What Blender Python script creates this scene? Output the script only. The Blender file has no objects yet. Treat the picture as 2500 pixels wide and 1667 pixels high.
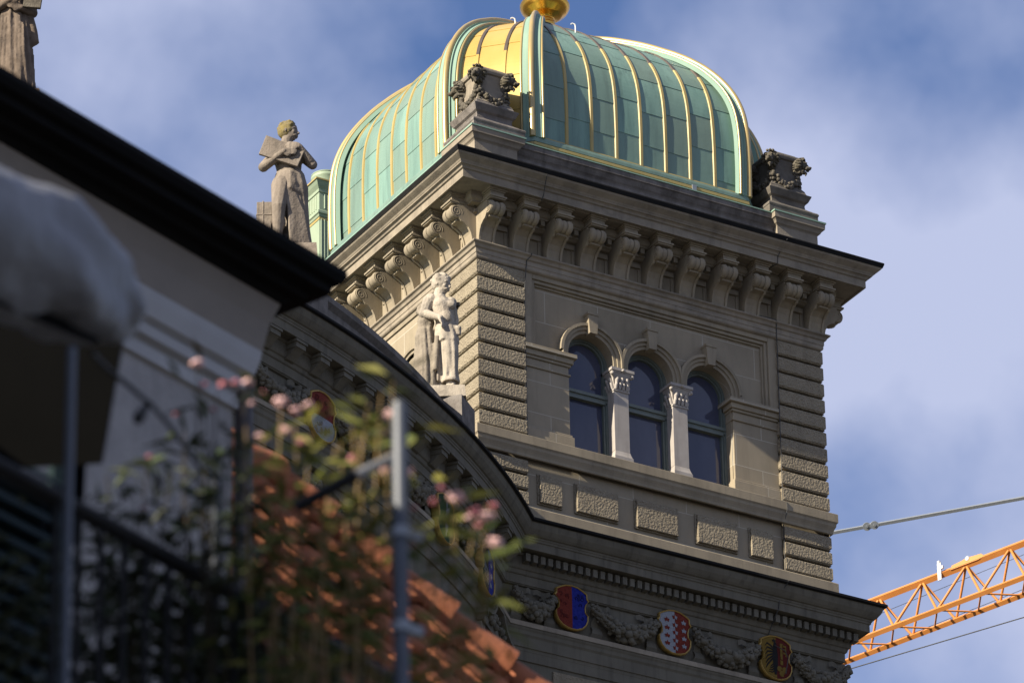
import bpy, bmesh, math, random
from mathutils import Vector, Matrix, noise as mnoise
V = Vector
random.seed(7)
sc = bpy.context.scene
col = sc.collection
# ------------------------------------------------------------------ camera
AL, TH, RO = [math.radians(a) for a in (31.020, 28.327, 1.110)]
F_PX, CX, CY = 13888.9, 1250.0, 833.5
fw = V((math.sin(AL)*math.cos(TH), math.cos(AL)*math.cos(TH), math.sin(TH)))
r0 = V((math.cos(AL), -math.sin(AL), 0))
u0 = r0.cross(fw)
cr = math.cos(RO)*r0 - math.sin(RO)*u0
cu = math.sin(RO)*r0 + math.cos(RO)*u0
CAM = V((-44.48525, -75.12873, 1.7))
cam_data = bpy.data.cameras.new('camera')
cam = bpy.data.objects.new('camera', cam_data)
col.objects.link(cam)
M = Matrix((cr, cu, -fw)).transposed().to_4x4()
M.translation = CAM
cam.matrix_world = M
cam_data.sensor_width = 36
cam_data.lens = 200
cam_data.clip_start = 0.5
cam_data.clip_end = 5000
cam_data.dof.use_dof = True
cam_data.dof.focus_distance = 98
cam_data.dof.aperture_fstop = 8.0
sc.camera = cam
# ------------------------------------------------------------------ light
SUNT = V((1, .125, -.56)).normalized()          # travel direction of the sunlight
sun_d = bpy.data.lights.new('sun', 'SUN')
sun_d.energy = 5.0
sun_d.angle = math.radians(.5)
sun_d.color = (1, .90, .73)
sun = bpy.data.objects.new('sun', sun_d)
sun.rotation_euler = SUNT.to_track_quat('-Z', 'Y').to_euler()
col.objects.link(sun)
sc.view_settings.view_transform = 'Standard'
sc.view_settings.look = 'None'
sc.view_settings.exposure = 1.22
sc.view_settings.gamma = 1
w = bpy.data.worlds.new('World')
sc.world = w
w.use_nodes = True
nt = w.node_tree
nt.nodes.clear()
def wn(t, **k):
    n = nt.nodes.new(t)
    for a, b in k.items():
        setattr(n, a, b)
    return n
sky = wn('ShaderNodeTexSky', sky_type='NISHITA', sun_disc=False)
sky.sun_elevation = math.asin(-SUNT.z)
sky.sun_rotation = math.atan2(-SUNT.x, -SUNT.y)
sky.altitude = 500
sky.air_density = 1.0
sky.dust_density = .6
sky.ozone_density = 2.0
bg = wn('ShaderNodeBackground')
bg.inputs[1].default_value = 0.054
tc = wn('ShaderNodeTexCoord')
def mathn(op, a, b=None):
    n = wn('ShaderNodeMath', operation=op)
    for i, x in enumerate((a, b)):
        if x is None: continue
        if isinstance(x, (int, float)): n.inputs[i].default_value = x
        else: nt.links.new(x, n.inputs[i])
    return n.outputs[0]
def ray(px, py):
    return (fw*F_PX + cr*(px-CX) - cu*(py-CY)).normalized()
n1 = wn('ShaderNodeTexNoise'); n1.inputs['Scale'].default_value = 16; n1.inputs['Detail'].default_value = 5; n1.inputs['Roughness'].default_value = .5
nt.links.new(tc.outputs['Generated'], n1.inputs['Vector'])
acc = mathn('MULTIPLY', mathn('SUBTRACT', n1.outputs[0], .5), 3.0)
acc = mathn('ADD', acc, .57)
# gaps (-) and denser veils (+) of the high cloud, as directions on the sky with an angular size
for px, py, rad, amt in [(1500, 60, .020, -.55), (2060, 160, .020, -.52), (2330, 180, .022, -.46), (520, 180, .020, -.45), (1130, 150, .020, -.45), (2230, 150, .02, -.35),
                         (1780, 220, .022, .22), (2300, 430, .032, .22), (700, 330, .03, .22), (1950, 60, .015, .1), (2120, 1000, .025, -.15), (2350, 800, .035, .12), (150, 120, .022, .15),
                         (2350, 1150, .04, .10), (900, 60, .02, .12), (2050, 620, .035, .20), (1980, 900, .02, .15), (2400, 650, .03, .1), (2420, 1560, .03, -.1), (1700, 60, .014, .12)]:
    d = wn('ShaderNodeVectorMath', operation='DISTANCE')
    nt.links.new(tc.outputs['Generated'], d.inputs[0])
    d.inputs[1].default_value = ray(px, py)
    q = mathn('DIVIDE', d.outputs['Value'], rad)
    g = mathn('POWER', 2.718, mathn('MULTIPLY', mathn('MULTIPLY', q, q), -1.0))
    acc = mathn('ADD', acc, mathn('MULTIPLY', g, amt))
cl = wn('ShaderNodeClamp')
nt.links.new(acc, cl.inputs[0])
mx = wn('ShaderNodeMix', data_type='RGBA')
tint = wn('ShaderNodeMix', data_type='RGBA', blend_type='MULTIPLY')
tint.inputs[0].default_value = 1
nt.links.new(sky.outputs[0], tint.inputs[6])
tint.inputs[7].default_value = (.92, .98, 1.22, 1)
nt.links.new(cl.outputs[0], mx.inputs[0])
nt.links.new(tint.outputs[2], mx.inputs[6])
mx.inputs[7].default_value = (4.15, 4.6, 6.4, 1)
nt.links.new(mx.outputs[2], bg.inputs[0])
out = wn('ShaderNodeOutputWorld')
nt.links.new(bg.outputs[0], out.inputs[0])

# ------------------------------------------------------------------ helpers
def at(px, py, dist):
    return CAM + ray(px, py)*dist
def on(px, py, axis, val):
    d = ray(px, py)
    return CAM + d*((val-CAM[axis])/d[axis])

class MB:
    def __init__(s): s.v = []; s.f = []; s.r = []; s.sm = []; s.m = []
    def add(s, vs, fs, rnd=None, smooth=False, mi=0):
        b = len(s.v); s.v += [V(p) for p in vs]
        for f in fs:
            s.f.append([b+i for i in f]); s.r.append(random.random() if rnd is None else rnd); s.sm.append(smooth); s.m.append(mi)
        return s
    def box(s, x0, y0, z0, x1, y1, z1, rnd=None, mi=0):
        x0, x1 = min(x0, x1), max(x0, x1); y0, y1 = min(y0, y1), max(y0, y1); z0, z1 = min(z0, z1), max(z0, z1)
        vs = [(x, y, z) for z in (z0, z1) for x, y in ((x0, y0), (x1, y0), (x1, y1), (x0, y1))]
        return s.add(vs, [(3, 2, 1, 0), (4, 5, 6, 7), (0, 1, 5, 4), (1, 2, 6, 5), (2, 3, 7, 6), (3, 0, 4, 7)], random.random() if rnd is None else rnd, mi=mi)
    def frustum(s, cx, cy, z0, a0, z1, a1, b0=None, b1=None):
        b0 = a0 if b0 is None else b0; b1 = a1 if b1 is None else b1
        vs = [(cx+i*a, cy+j*b, z) for z, a, b in ((z0, a0, b0), (z1, a1, b1)) for i, j in ((-1, -1), (1, -1), (1, 1), (-1, 1))]
        return s.add(vs, [(3, 2, 1, 0), (4, 5, 6, 7), (0, 1, 5, 4), (1, 2, 6, 5), (2, 3, 7, 6), (3, 0, 4, 7)])
    def prism(s, poly, ax, a0, a1, rnd=None, mi=0, smooth=False):
        """poly: 2D points; ax: the axis of extrusion (0: poly=(y,z), 1: poly=(x,z), 2: poly=(x,y))"""
        n = len(poly)
        def P(p, a):
            return (a, p[0], p[1]) if ax == 0 else (p[0], a, p[1]) if ax == 1 else (p[0], p[1], a)
        rn = random.random() if rnd is None else rnd
        vs = [P(p, a0) for p in poly]+[P(p, a1) for p in poly]
        s.add(vs, [(i, (i+1) % n, n+(i+1) % n, n+i) for i in range(n)], rn, smooth, mi)
        s.add(vs, [tuple(range(n))[::-1], tuple(range(n, 2*n))], rn, False, mi)
        return s
    def lathe(s, prof, c=(0, 0), n=24, smooth=True, rnd=None):
        rn = random.random() if rnd is None else rnd
        vs = [(c[0]+r*math.cos(2*math.pi*k/n), c[1]+r*math.sin(2*math.pi*k/n), z) for r, z in prof for k in range(n)]
        fs = [(i*n+k, i*n+(k+1) % n, (i+1)*n+(k+1) % n, (i+1)*n+k) for i in range(len(prof)-1) for k in range(n)]
        return s.add(vs, fs, rn, smooth)
    def tube(s, pts, rad, n=8, smooth=True, rnd=None, cap=True):
        pts = [V(p) for p in pts]; rn = random.random() if rnd is None else rnd
        if isinstance(rad, (int, float)): rad = [rad]*len(pts)
        vs = []; prev = None
        for i, p in enumerate(pts):
            t = (pts[min(i+1, len(pts)-1)]-pts[max(i-1, 0)]).normalized()
            if prev is None:
                a = t.cross(V((0, 0, 1)) if abs(t.z) < .9 else V((1, 0, 0))).normalized()
            else:
                a = (prev - t*prev.dot(t)).normalized()
            prev = a; b = t.cross(a)
            vs += [p+(a*math.cos(2*math.pi*k/n)+b*math.sin(2*math.pi*k/n))*rad[i] for k in range(n)]
        m = len(pts)
        fs = [(i*n+k, i*n+(k+1) % n, (i+1)*n+(k+1) % n, (i+1)*n+k) for i in range(m-1) for k in range(n)]
        s.add(vs, fs, rn, smooth)
        if cap: s.add(vs[:n]+vs[-n:], [tuple(range(n))[::-1], tuple(range(n, 2*n))], rn)
        return s
    def blob(s, c, r, sub=1, sq=(1, 1, 1), jit=0, smooth=True, rot=None, rnd=None):
        bm = bmesh.new(); bmesh.ops.create_icosphere(bm, subdivisions=sub, radius=1)
        c = V(c); off = V((random.random()*9, random.random()*9, random.random()*9))
        vs = []
        for v in bm.verts:
            p = v.co.copy()
            if jit: p *= 1+jit*mnoise.noise(p*2+off)
            p = V((p.x*r*sq[0], p.y*r*sq[1], p.z*r*sq[2]))
            if rot: p = rot @ p
            vs.append(c+p)
        fs = [[v.index for v in f.verts] for f in bm.faces]
        bm.free()
        return s.add(vs, fs, random.random() if rnd is None else rnd, smooth)
    def xf(s, mt, i0=0):
        s.v = s.v[:i0]+[mt @ p for p in s.v[i0:]]; return s
    def mesh(s, name):
        me = bpy.data.meshes.new(name)
        me.from_pydata([tuple(p) for p in s.v], [], s.f)
        me.polygons.foreach_set('use_smooth', s.sm)
        me.polygons.foreach_set('material_index', s.m)
        a = me.attributes.new('rnd', 'FLOAT', 'FACE'); a.data.foreach_set('value', s.r)
        me.update()
        bm = bmesh.new(); bm.from_mesh(me)
        bmesh.ops.recalc_face_normals(bm, faces=bm.faces)
        bm.to_mesh(me); bm.free()
        return me
def wloc(o):
    p = V((0, 0, 0))
    while o: p += o.location; o = o.parent
    return p
def obj(name, mb, mat, parent=None, base=False, bevel=0):
    me = mb if isinstance(mb, bpy.types.Mesh) else mb.mesh(name)
    for m in (mat if isinstance(mat, (list, tuple)) else [mat]): me.materials.append(m)
    o = bpy.data.objects.new(name, me); col.objects.link(o)
    if parent:
        o.parent = parent; o.location = -wloc(parent)
    elif base:
        xs = [v.co for v in me.vertices]
        c = V(((min(p.x for p in xs)+max(p.x for p in xs))/2, (min(p.y for p in xs)+max(p.y for p in xs))/2, min(p.z for p in xs)))
        me.transform(Matrix.Translation(-c)); o.location = c
    if bevel:
        b = o.modifiers.new('bevel', 'BEVEL'); b.width = bevel; b.segments = 2; b.limit_method = 'ANGLE'; b.angle_limit = .6
    return o
def tag(o, label, cat=None, group=None, kind=None):
    o['label'] = label
    if cat: o['category'] = cat
    if group: o['group'] = group
    if kind: o['kind'] = kind
    return o
def thing(name, loc, label, cat, group=None):
    o = bpy.data.objects.new(name, None); o.location = loc; o.empty_display_size = .3; col.objects.link(o)
    return tag(o, label, cat, group)
def offset_path(path, closed=False):
    """outward normals (to the right of travel) with mitre for a plan polyline"""
    n = len(path); res = []
    for i in range(n):
        a = path[i-1] if (i > 0 or closed) else None
        b = path[(i+1) % n] if (i < n-1 or closed) else None
        p = V(path[i]); ns = []
        if a is not None: d = (p-V(a)).normalized(); ns.append(V((d.y, -d.x)))
        if b is not None: d = (V(b)-p).normalized(); ns.append(V((d.y, -d.x)))
        if len(ns) == 2:
            m = (ns[0]+ns[1]); m /= max(1e-6, m.dot(ns[0])); res.append(m)
        else: res.append(ns[0])
    return res
def sweep(mb, path, prof, closed=False, seg=None, smooth=False):
    nr = offset_path(path, closed); n = len(path); k = len(prof)
    rng = range(n if closed else n-1) if seg is None else seg
    for i in rng:
        j = (i+1) % n; rn = random.random()
        vs = [(path[q][0]+nr[q].x*o, path[q][1]+nr[q].y*o, z) for q in (i, j) for o, z in prof]
        mb.add(vs, [(a, k+a, k+a+1, a+1) for a in range(k-1)], rn, smooth)
    return mb
def arc(c, r, a0, a1, n):
    return [(c[0]+r*math.cos(a0+(a1-a0)*i/n), c[1]+r*math.sin(a0+(a1-a0)*i/n)) for i in range(n+1)]

# ------------------------------------------------------------------ materials
KA = .84            # overall reflectance
def newmat(name):
    m = bpy.data.materials.new(name); m.use_nodes = True
    return m, m.node_tree.nodes, m.node_tree.links, m.node_tree.nodes['Principled BSDF']
def pmat(name, c1, c2=None, rough=.7, scale=6., metal=0., bump=0., bscale=40., spec=.5, streak=0., dirt=None, dirt_amt=.5, rndmix=0., rndcol=None, joints=None, bdist=.02, detail=5., drip=0.):
    m, N, L, P = newmat(name)
    c2 = c2 or c1
    c1, c2 = [tuple(q*KA for q in c_) for c_ in (c1, c2)]; dirt = dirt and tuple(q*KA for q in dirt); rndcol = rndcol and tuple(q*KA for q in rndcol)
    g = N.new('ShaderNodeNewGeometry')
    no = N.new('ShaderNodeTexNoise'); no.inputs['Scale'].default_value = scale; no.inputs['Detail'].default_value = detail; no.inputs['Roughness'].default_value = .6
    mp = N.new('ShaderNodeMapping'); L.new(g.outputs['Position'], mp.inputs['Vector'])
    if streak: mp.inputs['Scale'].default_value = (1, 1, 1-streak)
    L.new(mp.outputs[0], no.inputs['Vector'])
    rp = N.new('ShaderNodeValToRGB'); rp.color_ramp.elements[0].position = .32; rp.color_ramp.elements[1].position = .68
    rp.color_ramp.elements[0].color = (*c1, 1); rp.color_ramp.elements[1].color = (*c2, 1)
    L.new(no.outputs[0], rp.inputs[0]); c = rp.outputs[0]
    if dirt:
        n2 = N.new('ShaderNodeTexNoise'); n2.inputs['Scale'].default_value = scale*.45; n2.inputs['Detail'].default_value = 8; n2.inputs['Roughness'].default_value = .7
        L.new(mp.outputs[0], n2.inputs['Vector'])
        r2 = N.new('ShaderNodeValToRGB'); r2.color_ramp.elements[0].position = .5; r2.color_ramp.elements[1].position = .72
        r2.color_ramp.elements[1].color = (dirt_amt,)*3+(1,)
        L.new(n2.outputs[0], r2.inputs[0])
        mi = N.new('ShaderNodeMix'); mi.data_type = 'RGBA'
        L.new(r2.outputs[0], mi.inputs[0]); L.new(c, mi.inputs[6]); mi.inputs[7].default_value = (*dirt, 1); c = mi.outputs[2]
    if drip:
        m3 = N.new('ShaderNodeMapping'); m3.inputs['Scale'].default_value = (6.5, 6.5, .55); L.new(g.outputs['Position'], m3.inputs['Vector'])
        n3 = N.new('ShaderNodeTexNoise'); n3.inputs['Scale'].default_value = 1; n3.inputs['Detail'].default_value = 6; n3.inputs['Roughness'].default_value = .65; L.new(m3.outputs[0], n3.inputs['Vector'])
        r3 = N.new('ShaderNodeValToRGB'); r3.color_ramp.elements[0].position = .5; r3.color_ramp.elements[1].position = .74
        r3.color_ramp.elements[1].color = (drip,)*3+(1,); L.new(n3.outputs[0], r3.inputs[0])
        mi = N.new('ShaderNodeMix'); mi.data_type = 'RGBA'; L.new(r3.outputs[0], mi.inputs[0]); L.new(c, mi.inputs[6])
        mi.inputs[7].default_value = (c1[0]*.38, c1[1]*.38, c1[2]*.40, 1); c = mi.outputs[2]
    if rndmix:
        at_ = N.new('ShaderNodeAttribute'); at_.attribute_name = 'rnd'
        mi = N.new('ShaderNodeMix'); mi.data_type = 'RGBA'
        mu = N.new('ShaderNodeMath'); mu.operation = 'MULTIPLY'; mu.inputs[1].default_value = rndmix
        L.new(at_.outputs['Fac'], mu.inputs[0]); L.new(mu.outputs[0], mi.inputs[0]); L.new(c, mi.inputs[6]); mi.inputs[7].default_value = (*(rndcol or c2), 1); c = mi.outputs[2]
    if joints:
        bw, bh, jc = joints
        sx = N.new('ShaderNodeSeparateXYZ'); L.new(g.outputs['Position'], sx.inputs[0])
        ad = N.new('ShaderNodeMath'); ad.operation = 'ADD'; L.new(sx.outputs[0], ad.inputs[0]); L.new(sx.outputs[1], ad.inputs[1])
        cb = N.new('ShaderNodeCombineXYZ'); L.new(ad.outputs[0], cb.inputs[0]); L.new(sx.outputs[2], cb.inputs[1])
        br = N.new('ShaderNodeTexBrick'); L.new(cb.outputs[0], br.inputs['Vector'])
        br.inputs['Scale'].default_value = 1; br.inputs['Brick Width'].default_value = bw; br.inputs['Row Height'].default_value = bh; br.inputs['Mortar Size'].default_value = .006
        br.inputs['Color1'].default_value = (0, 0, 0, 1); br.inputs['Color2'].default_value = (0.12,)*3+(1,); br.inputs['Mortar'].default_value = (1, 1, 1, 1)
        mi = N.new('ShaderNodeMix'); mi.data_type = 'RGBA'
        L.new(br.outputs['Color'], mi.inputs[0]); L.new(c, mi.inputs[6]); mi.inputs[7].default_value = (*jc, 1); c = mi.outputs[2]
    L.new(c, P.inputs['Base Color'])
    P.inputs['Roughness'].default_value = rough; P.inputs['Metallic'].default_value = metal
    P.inputs['Specular IOR Level'].default_value = spec
    if bump:
        nb = N.new('ShaderNodeTexNoise'); nb.inputs['Scale'].default_value = bscale; nb.inputs['Detail'].default_value = 3
        L.new(g.outputs['Position'], nb.inputs['Vector'])
        bu = N.new('ShaderNodeBump'); bu.inputs['Strength'].default_value = bump; bu.inputs['Distance'].default_value = bdist
        L.new(nb.outputs[0], bu.inputs['Height']); L.new(bu.outputs[0], P.inputs['Normal'])
    return m
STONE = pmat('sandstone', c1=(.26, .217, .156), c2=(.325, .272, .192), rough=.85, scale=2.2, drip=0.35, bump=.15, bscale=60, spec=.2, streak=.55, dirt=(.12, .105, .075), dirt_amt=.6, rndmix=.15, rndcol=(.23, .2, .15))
WALL = pmat('sandstone_ashlar', c1=(.262, .218, .155), c2=(.312, .26, .183), rough=.85, scale=1.6, drip=0.2, bump=.12, bscale=60, spec=.2, streak=.4, joints=(1.1, .62, (.36, .33, .27)), dirt=(.15, .13, .09), dirt_amt=.5)
RUST = pmat('vermiculated_sandstone', c1=(.26, .22, .158), c2=(.32, .272, .195), rough=.9, scale=5, drip=0.3, rndmix=.4, rndcol=(.2, .165, .12), bump=1.0, bscale=24, spec=.15, bdist=.05, dirt=(.17, .145, .1), dirt_amt=.3)
CORN = pmat('weathered_cornice_stone', c1=(.245, .206, .157), c2=(.315, .268, .203), rough=.85, scale=2.5, drip=0.5, bump=.15, bscale=50, spec=.2, streak=-.5, dirt=(.105, .094, .078), dirt_amt=.8, rndmix=.2, rndcol=(.19, .172, .14))
DIRTY = pmat('dark_weathered_stone', c1=(.125, .11, .098), c2=(.235, .21, .188), rough=.9, scale=3.5, drip=0.7, bump=.3, bscale=40, spec=.2, dirt=(.065, .058, .05), dirt_amt=.8, rndmix=.25, rndcol=(.15, .132, .118))
BLACKST = pmat('sooty_carved_stone', (.06, .053, .042), (.15, .132, .105), .9, 9, bump=.5, bscale=45, spec=.2, dirt=(.105, .09, .045), dirt_amt=.5)
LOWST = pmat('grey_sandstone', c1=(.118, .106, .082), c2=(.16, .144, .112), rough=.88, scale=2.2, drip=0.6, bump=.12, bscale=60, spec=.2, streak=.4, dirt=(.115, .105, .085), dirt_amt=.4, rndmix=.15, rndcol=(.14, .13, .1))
LIME = pmat('pale_limestone', c1=(.34, .305, .275), c2=(.40, .365, .33), rough=.8, scale=4, drip=0.45, bump=.1, bscale=80, spec=.25)
COPPER = pmat('green_patina_copper', c1=(.13, .24, .195), c2=(.20, .33, .27), rough=.5, scale=1.6, drip=0.6, spec=.45, streak=.85, dirt=(.06, .115, .105), dirt_amt=.75, rndmix=.75, rndcol=(.15, .20, .155), bump=.06, bscale=5, bdist=.05)
COPLT = pmat('pale_patina_copper', (.19, .305, .25), (.25, .36, .29), .7, 2, spec=.12, streak=.7, rndmix=.2, rndcol=(.26, .32, .21))
CHIM = pmat('yellow_green_patina', (.24, .31, .215), (.30, .36, .25), .55, 2, spec=.35, streak=.7)
BRASS = pmat('ochre_copper_strip', (.33, .245, .075), (.42, .32, .12), .5, 3, spec=.4, streak=.6, dirt=(.28, .25, .12), dirt_amt=.4)
BROWN = pmat('brown_bare_copper', (.065, .047, .035), (.10, .077, .058), .45, 4, spec=.4)
GOLD = pmat('gold_leaf', (.90, .50, .09), (.82, .42, .06), .26, 5, metal=1)
GILT = pmat('worn_gilt_roll', (.50, .36, .13), (.42, .32, .15), .33, 4, metal=.3, streak=.5, dirt=(.24, .25, .16), dirt_amt=.5)
SUNGLINT = pmat('sun_glint_patina', (.50, .335, .075), (.56, .40, .115), .4, 1.5, spec=.5, metal=.2, streak=.85, rndmix=.25, rndcol=(.53, .38, .14))  # yellow sun glint on green patina, put into the base colour
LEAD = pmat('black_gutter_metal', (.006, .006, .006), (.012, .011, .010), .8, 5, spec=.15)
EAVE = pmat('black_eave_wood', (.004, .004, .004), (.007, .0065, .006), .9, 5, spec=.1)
STAT = pmat('statue_stone', c1=(.19, .158, .128), c2=(.26, .218, .178), rough=.9, scale=6, drip=0.7, bump=.4, bscale=30, spec=.15, dirt=(.10, .087, .072), dirt_amt=.75)
STATP = pmat('pale_statue_stone', c1=(.36, .31, .25), c2=(.43, .38, .31), rough=.9, scale=5, drip=0.6, bump=.4, bscale=30, spec=.15, dirt=(.15, .132, .108), dirt_amt=.75)
BROWNST = pmat('brown_statue_stone', (.12, .092, .07), (.19, .148, .115), .9, 6, bump=.4, bscale=30, spec=.12, dirt=(.055, .045, .038), dirt_amt=.8)
STUMP = pmat('grey_stump_stone', (.20, .17, .135), (.30, .26, .205), .95, 6, bump=.6, bscale=22, spec=.1, dirt=(.09, .08, .065), dirt_amt=.8)
LICHEN = pmat('lichen_stone', (.17, .145, .095), (.24, .185, .06), .95, 9, bump=.5, bscale=30, spec=.1, dirt=(.10, .088, .07), dirt_amt=.8)
GLASS = pmat('window_glass', (.045, .05, .085), (.075, .08, .12), .04, .8, spec=.5, streak=.5)
FRAME = pmat('green_window_frame', (.10, .12, .105), (.13, .15, .13), .5, 8)
ORANGE = pmat('crane_paint', (.52, .20, .045), (.58, .235, .06), .5, 3, spec=.3, dirt=(.46, .18, .04), dirt_amt=.4)
STEEL = pmat('galvanised_steel', (.22, .24, .26), (.28, .30, .32), .45, 20, metal=.3)
CABLE = pmat('dark_cable', (.02, .02, .022), (.03, .03, .03), .6, 20)
WHITE = pmat('white_paint', (.6, .6, .58), (.66, .66, .64), .5, 9)
RED = pmat('red_enamel', (0.1125, 0.0165, 0.0105), (0.165, 0.0285, 0.0165), .75, 28, detail=2, spec=.12)
BLUE = pmat('blue_enamel', (0.0068, 0.0119, 0.1445), (0.017, 0.0255, 0.221), .75, 22, detail=2, spec=.12)
SILV = pmat('silver_enamel', (0.204, 0.216, 0.24), (0.276, 0.288, 0.312), .75, 30, spec=.12)
BLACKE = pmat('black_enamel', (.010, .010, .010), (.018, .017, .017), .75, 20, spec=.12)
GREENE = pmat('green_enamel', (.014, .038, .014), (.022, .06, .022), .75, 18, spec=.12)
YELE = pmat('yellow_enamel', (0.1386, 0.084, 0.0147), (0.168, 0.1092, 0.0231), .75, 20, spec=.12)
SGOLD = pmat('shield_gold', (0.416, 0.272, 0.072), (0.352, 0.224, 0.052), .4, 8, metal=.4)
PLASTER = pmat('grey_plaster', c1=(0.2986, 0.2871, 0.2833), c2=(0.3598, 0.3445, 0.3369), rough=.95, scale=9, drip=0.25, bump=.35, bscale=90, spec=.1, dirt=(0.2144, 0.2067, 0.2105), dirt_amt=.4)
TAUPE = pmat('taupe_painted_wood', (.20, .175, .15), (.23, .2, .17), .8, 6)
MOULD = pmat('pale_moulding_plaster', (.36, .36, .37), (.40, .40, .41), .85, 6)
DARKM = pmat('dark_brown_pipe', (.035, .028, .032), (.05, .042, .042), .6, 6)
TILE = pmat('terracotta_tile', (0.2927, 0.09414, 0.04321), (0.3694, 0.136, 0.06621), .85, 7, bump=.2, bscale=40, spec=.2, dirt=(0.1115, 0.04879, 0.02927), dirt_amt=.55, rndmix=.5, rndcol=(0.1882, 0.06621, 0.03485))
TARP = pmat('grey_plastic_cover', (.15, .152, .165), (.21, .212, .22), .5, 4, spec=.4, bump=.5, bscale=7, bdist=.05)
TARPL = pmat('pale_plastic_hem', (.16, .16, .165), (.21, .21, .215), .4, 5, spec=.5)
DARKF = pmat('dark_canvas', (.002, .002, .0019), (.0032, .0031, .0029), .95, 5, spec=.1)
TEAL = pmat('dark_teal_paint', (.006, .016, .018), (.009, .021, .023), .7, 6, spec=.2)
POLE = pmat('blue_grey_steel', (.055, .065, .085), (.075, .086, .108), .5, 12)
RAILM = pmat('black_iron', (.008, .008, .009), (.014, .014, .014), .6, 9, spec=.2)
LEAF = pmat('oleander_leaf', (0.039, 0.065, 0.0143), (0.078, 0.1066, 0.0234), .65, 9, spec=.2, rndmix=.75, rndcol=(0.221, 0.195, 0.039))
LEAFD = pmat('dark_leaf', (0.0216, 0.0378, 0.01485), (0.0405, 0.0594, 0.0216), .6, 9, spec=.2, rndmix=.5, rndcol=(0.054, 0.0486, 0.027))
STEM = pmat('tan_stem', (.20, .13, .05), (.30, .20, .08), .7, 9)
STEMD = pmat('dark_stem', (.03, .024, .014), (.05, .04, .022), .8, 9, spec=.2)
PETAL = pmat('pink_petal', (.74, .44, .43), (.82, .56, .54), .6, 12, rndmix=.4, rndcol=(.68, .32, .36))
PETALD = pmat('rose_petal', (.42, .13, .17), (.5, .17, .2), .6, 12)
GROUND = pmat('paving', (.05, .049, .047), (.07, .068, .065), .9, .3)

# ------------------------------------------------------------------ ground
g = obj('ground', MB().add([(-400, -400, 0), (400, -400, 0), (400, 400, 0), (-400, 400, 0)], [(0, 1, 2, 3)]), GROUND)
tag(g, 'grey paved ground below the buildings', kind='structure')

# ------------------------------------------------------------------ domed tower
W_, DEP = 7.26, 7.2
TX, TY = 3.63, 3.46
tower = thing('domed_tower', (TX, TY, 0), 'sandstone corner tower under a square green copper dome with gilded ribs', 'tower')
sq = [(0, 0), (W_, 0), (W_, DEP), (0, DEP)]          # plan, travelled so that outward is on the right
BZ = 45.2
# core wall: the tower body behind piers and bay (front bay built separately)
mb = MB()
mb.box(.06, .90, 0.02, W_-.06, DEP-.04, 53.0)
mb.box(.06, .13, 0.02, .95, .9, 50.6); mb.box(W_-.95, .13, 0.02, W_-.06, .9, 50.6)      # cores of the corner piers
mb.box(.95, .20, 0.02, W_-.95, .9, 46.98)
mb.box(.12, .12, 50.45, W_-.12, .9, 53.0)
obj('tower_wall', mb, WALL, tower)
# front bay wall with three arched openings
ZS, ZC, RA = 49.03, 49.12, .47
XC = (2.385, 3.62, 4.855)
YB, YD = .17, .40        # bay wall face and depth of the reveal
def arch_pts(xc, r, z0, n=20):
    return [(xc-r, z0)]+[(xc-r*math.cos(math.pi*i/n), ZC+r*math.sin(math.pi*i/n)) for i in range(n+1)]+[(xc+r, z0)]
mb = MB()
bm = bmesh.new()
outer = [(.97, 47.02), (6.29, 47.02), (6.29, 50.46), (.97, 50.46)]
edges = []
def loop(pts):
    vs = [bm.verts.new((p[0], YB, p[1])) for p in pts]
    for i in range(len(vs)): edges.append(bm.edges.new((vs[i], vs[(i+1) % len(vs)])))
loop(outer)
for xc in XC: loop(arch_pts(xc, RA, 47.12))
bmesh.ops.triangle_fill(bm, use_beauty=True, use_dissolve=False, edges=edges)
bm.verts.index_update()
# drop triangles that fell inside the openings
def inside(p):
    for xc in XC:
        if abs(p.x-xc) < RA and 47.12 < p.z and (p.z < ZC or (p.x-xc)**2+(p.z-ZC)**2 < RA*RA*.985): return True
    return False
mb.add([v.co for v in bm.verts], [[v.index for v in f.verts] for f in bm.faces if not inside(f.calc_center_median())], .5)
bm.free()
for xc in XC:                                          # reveals
    a = arch_pts(xc, RA, 47.12); n = len(a)
    mb.add([(p[0], YB, p[1]) for p in a]+[(p[0], YD+.1, p[1]) for p in a], [(i, i+1, n+i+1, n+i) for i in range(n-1)], .4, False)
obj('bay_wall', mb, WALL, tower)
# raised frame round the bay
mb = MB()
for (x0, x1, y) in ((.975, 1.16, .04), (1.16, 1.22, .08), (1.22, 1.26, .125)):
    mb.box(x0, y, 49.04, x1, YB+.01, 50.46); mb.box(W_-x1, y, 49.04, W_-x0, YB+.01, 50.46)
mb.box(1.16, .045, 50.37, W_-1.16, YB+.01, 50.46); mb.box(1.22, .083, 50.31, W_-1.22, YB+.01, 50.37); mb.box(1.26, .128, 50.27, W_-1.26, YB+.01, 50.31)
obj('panel_frame', mb, STONE, tower, bevel=.012)
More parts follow.
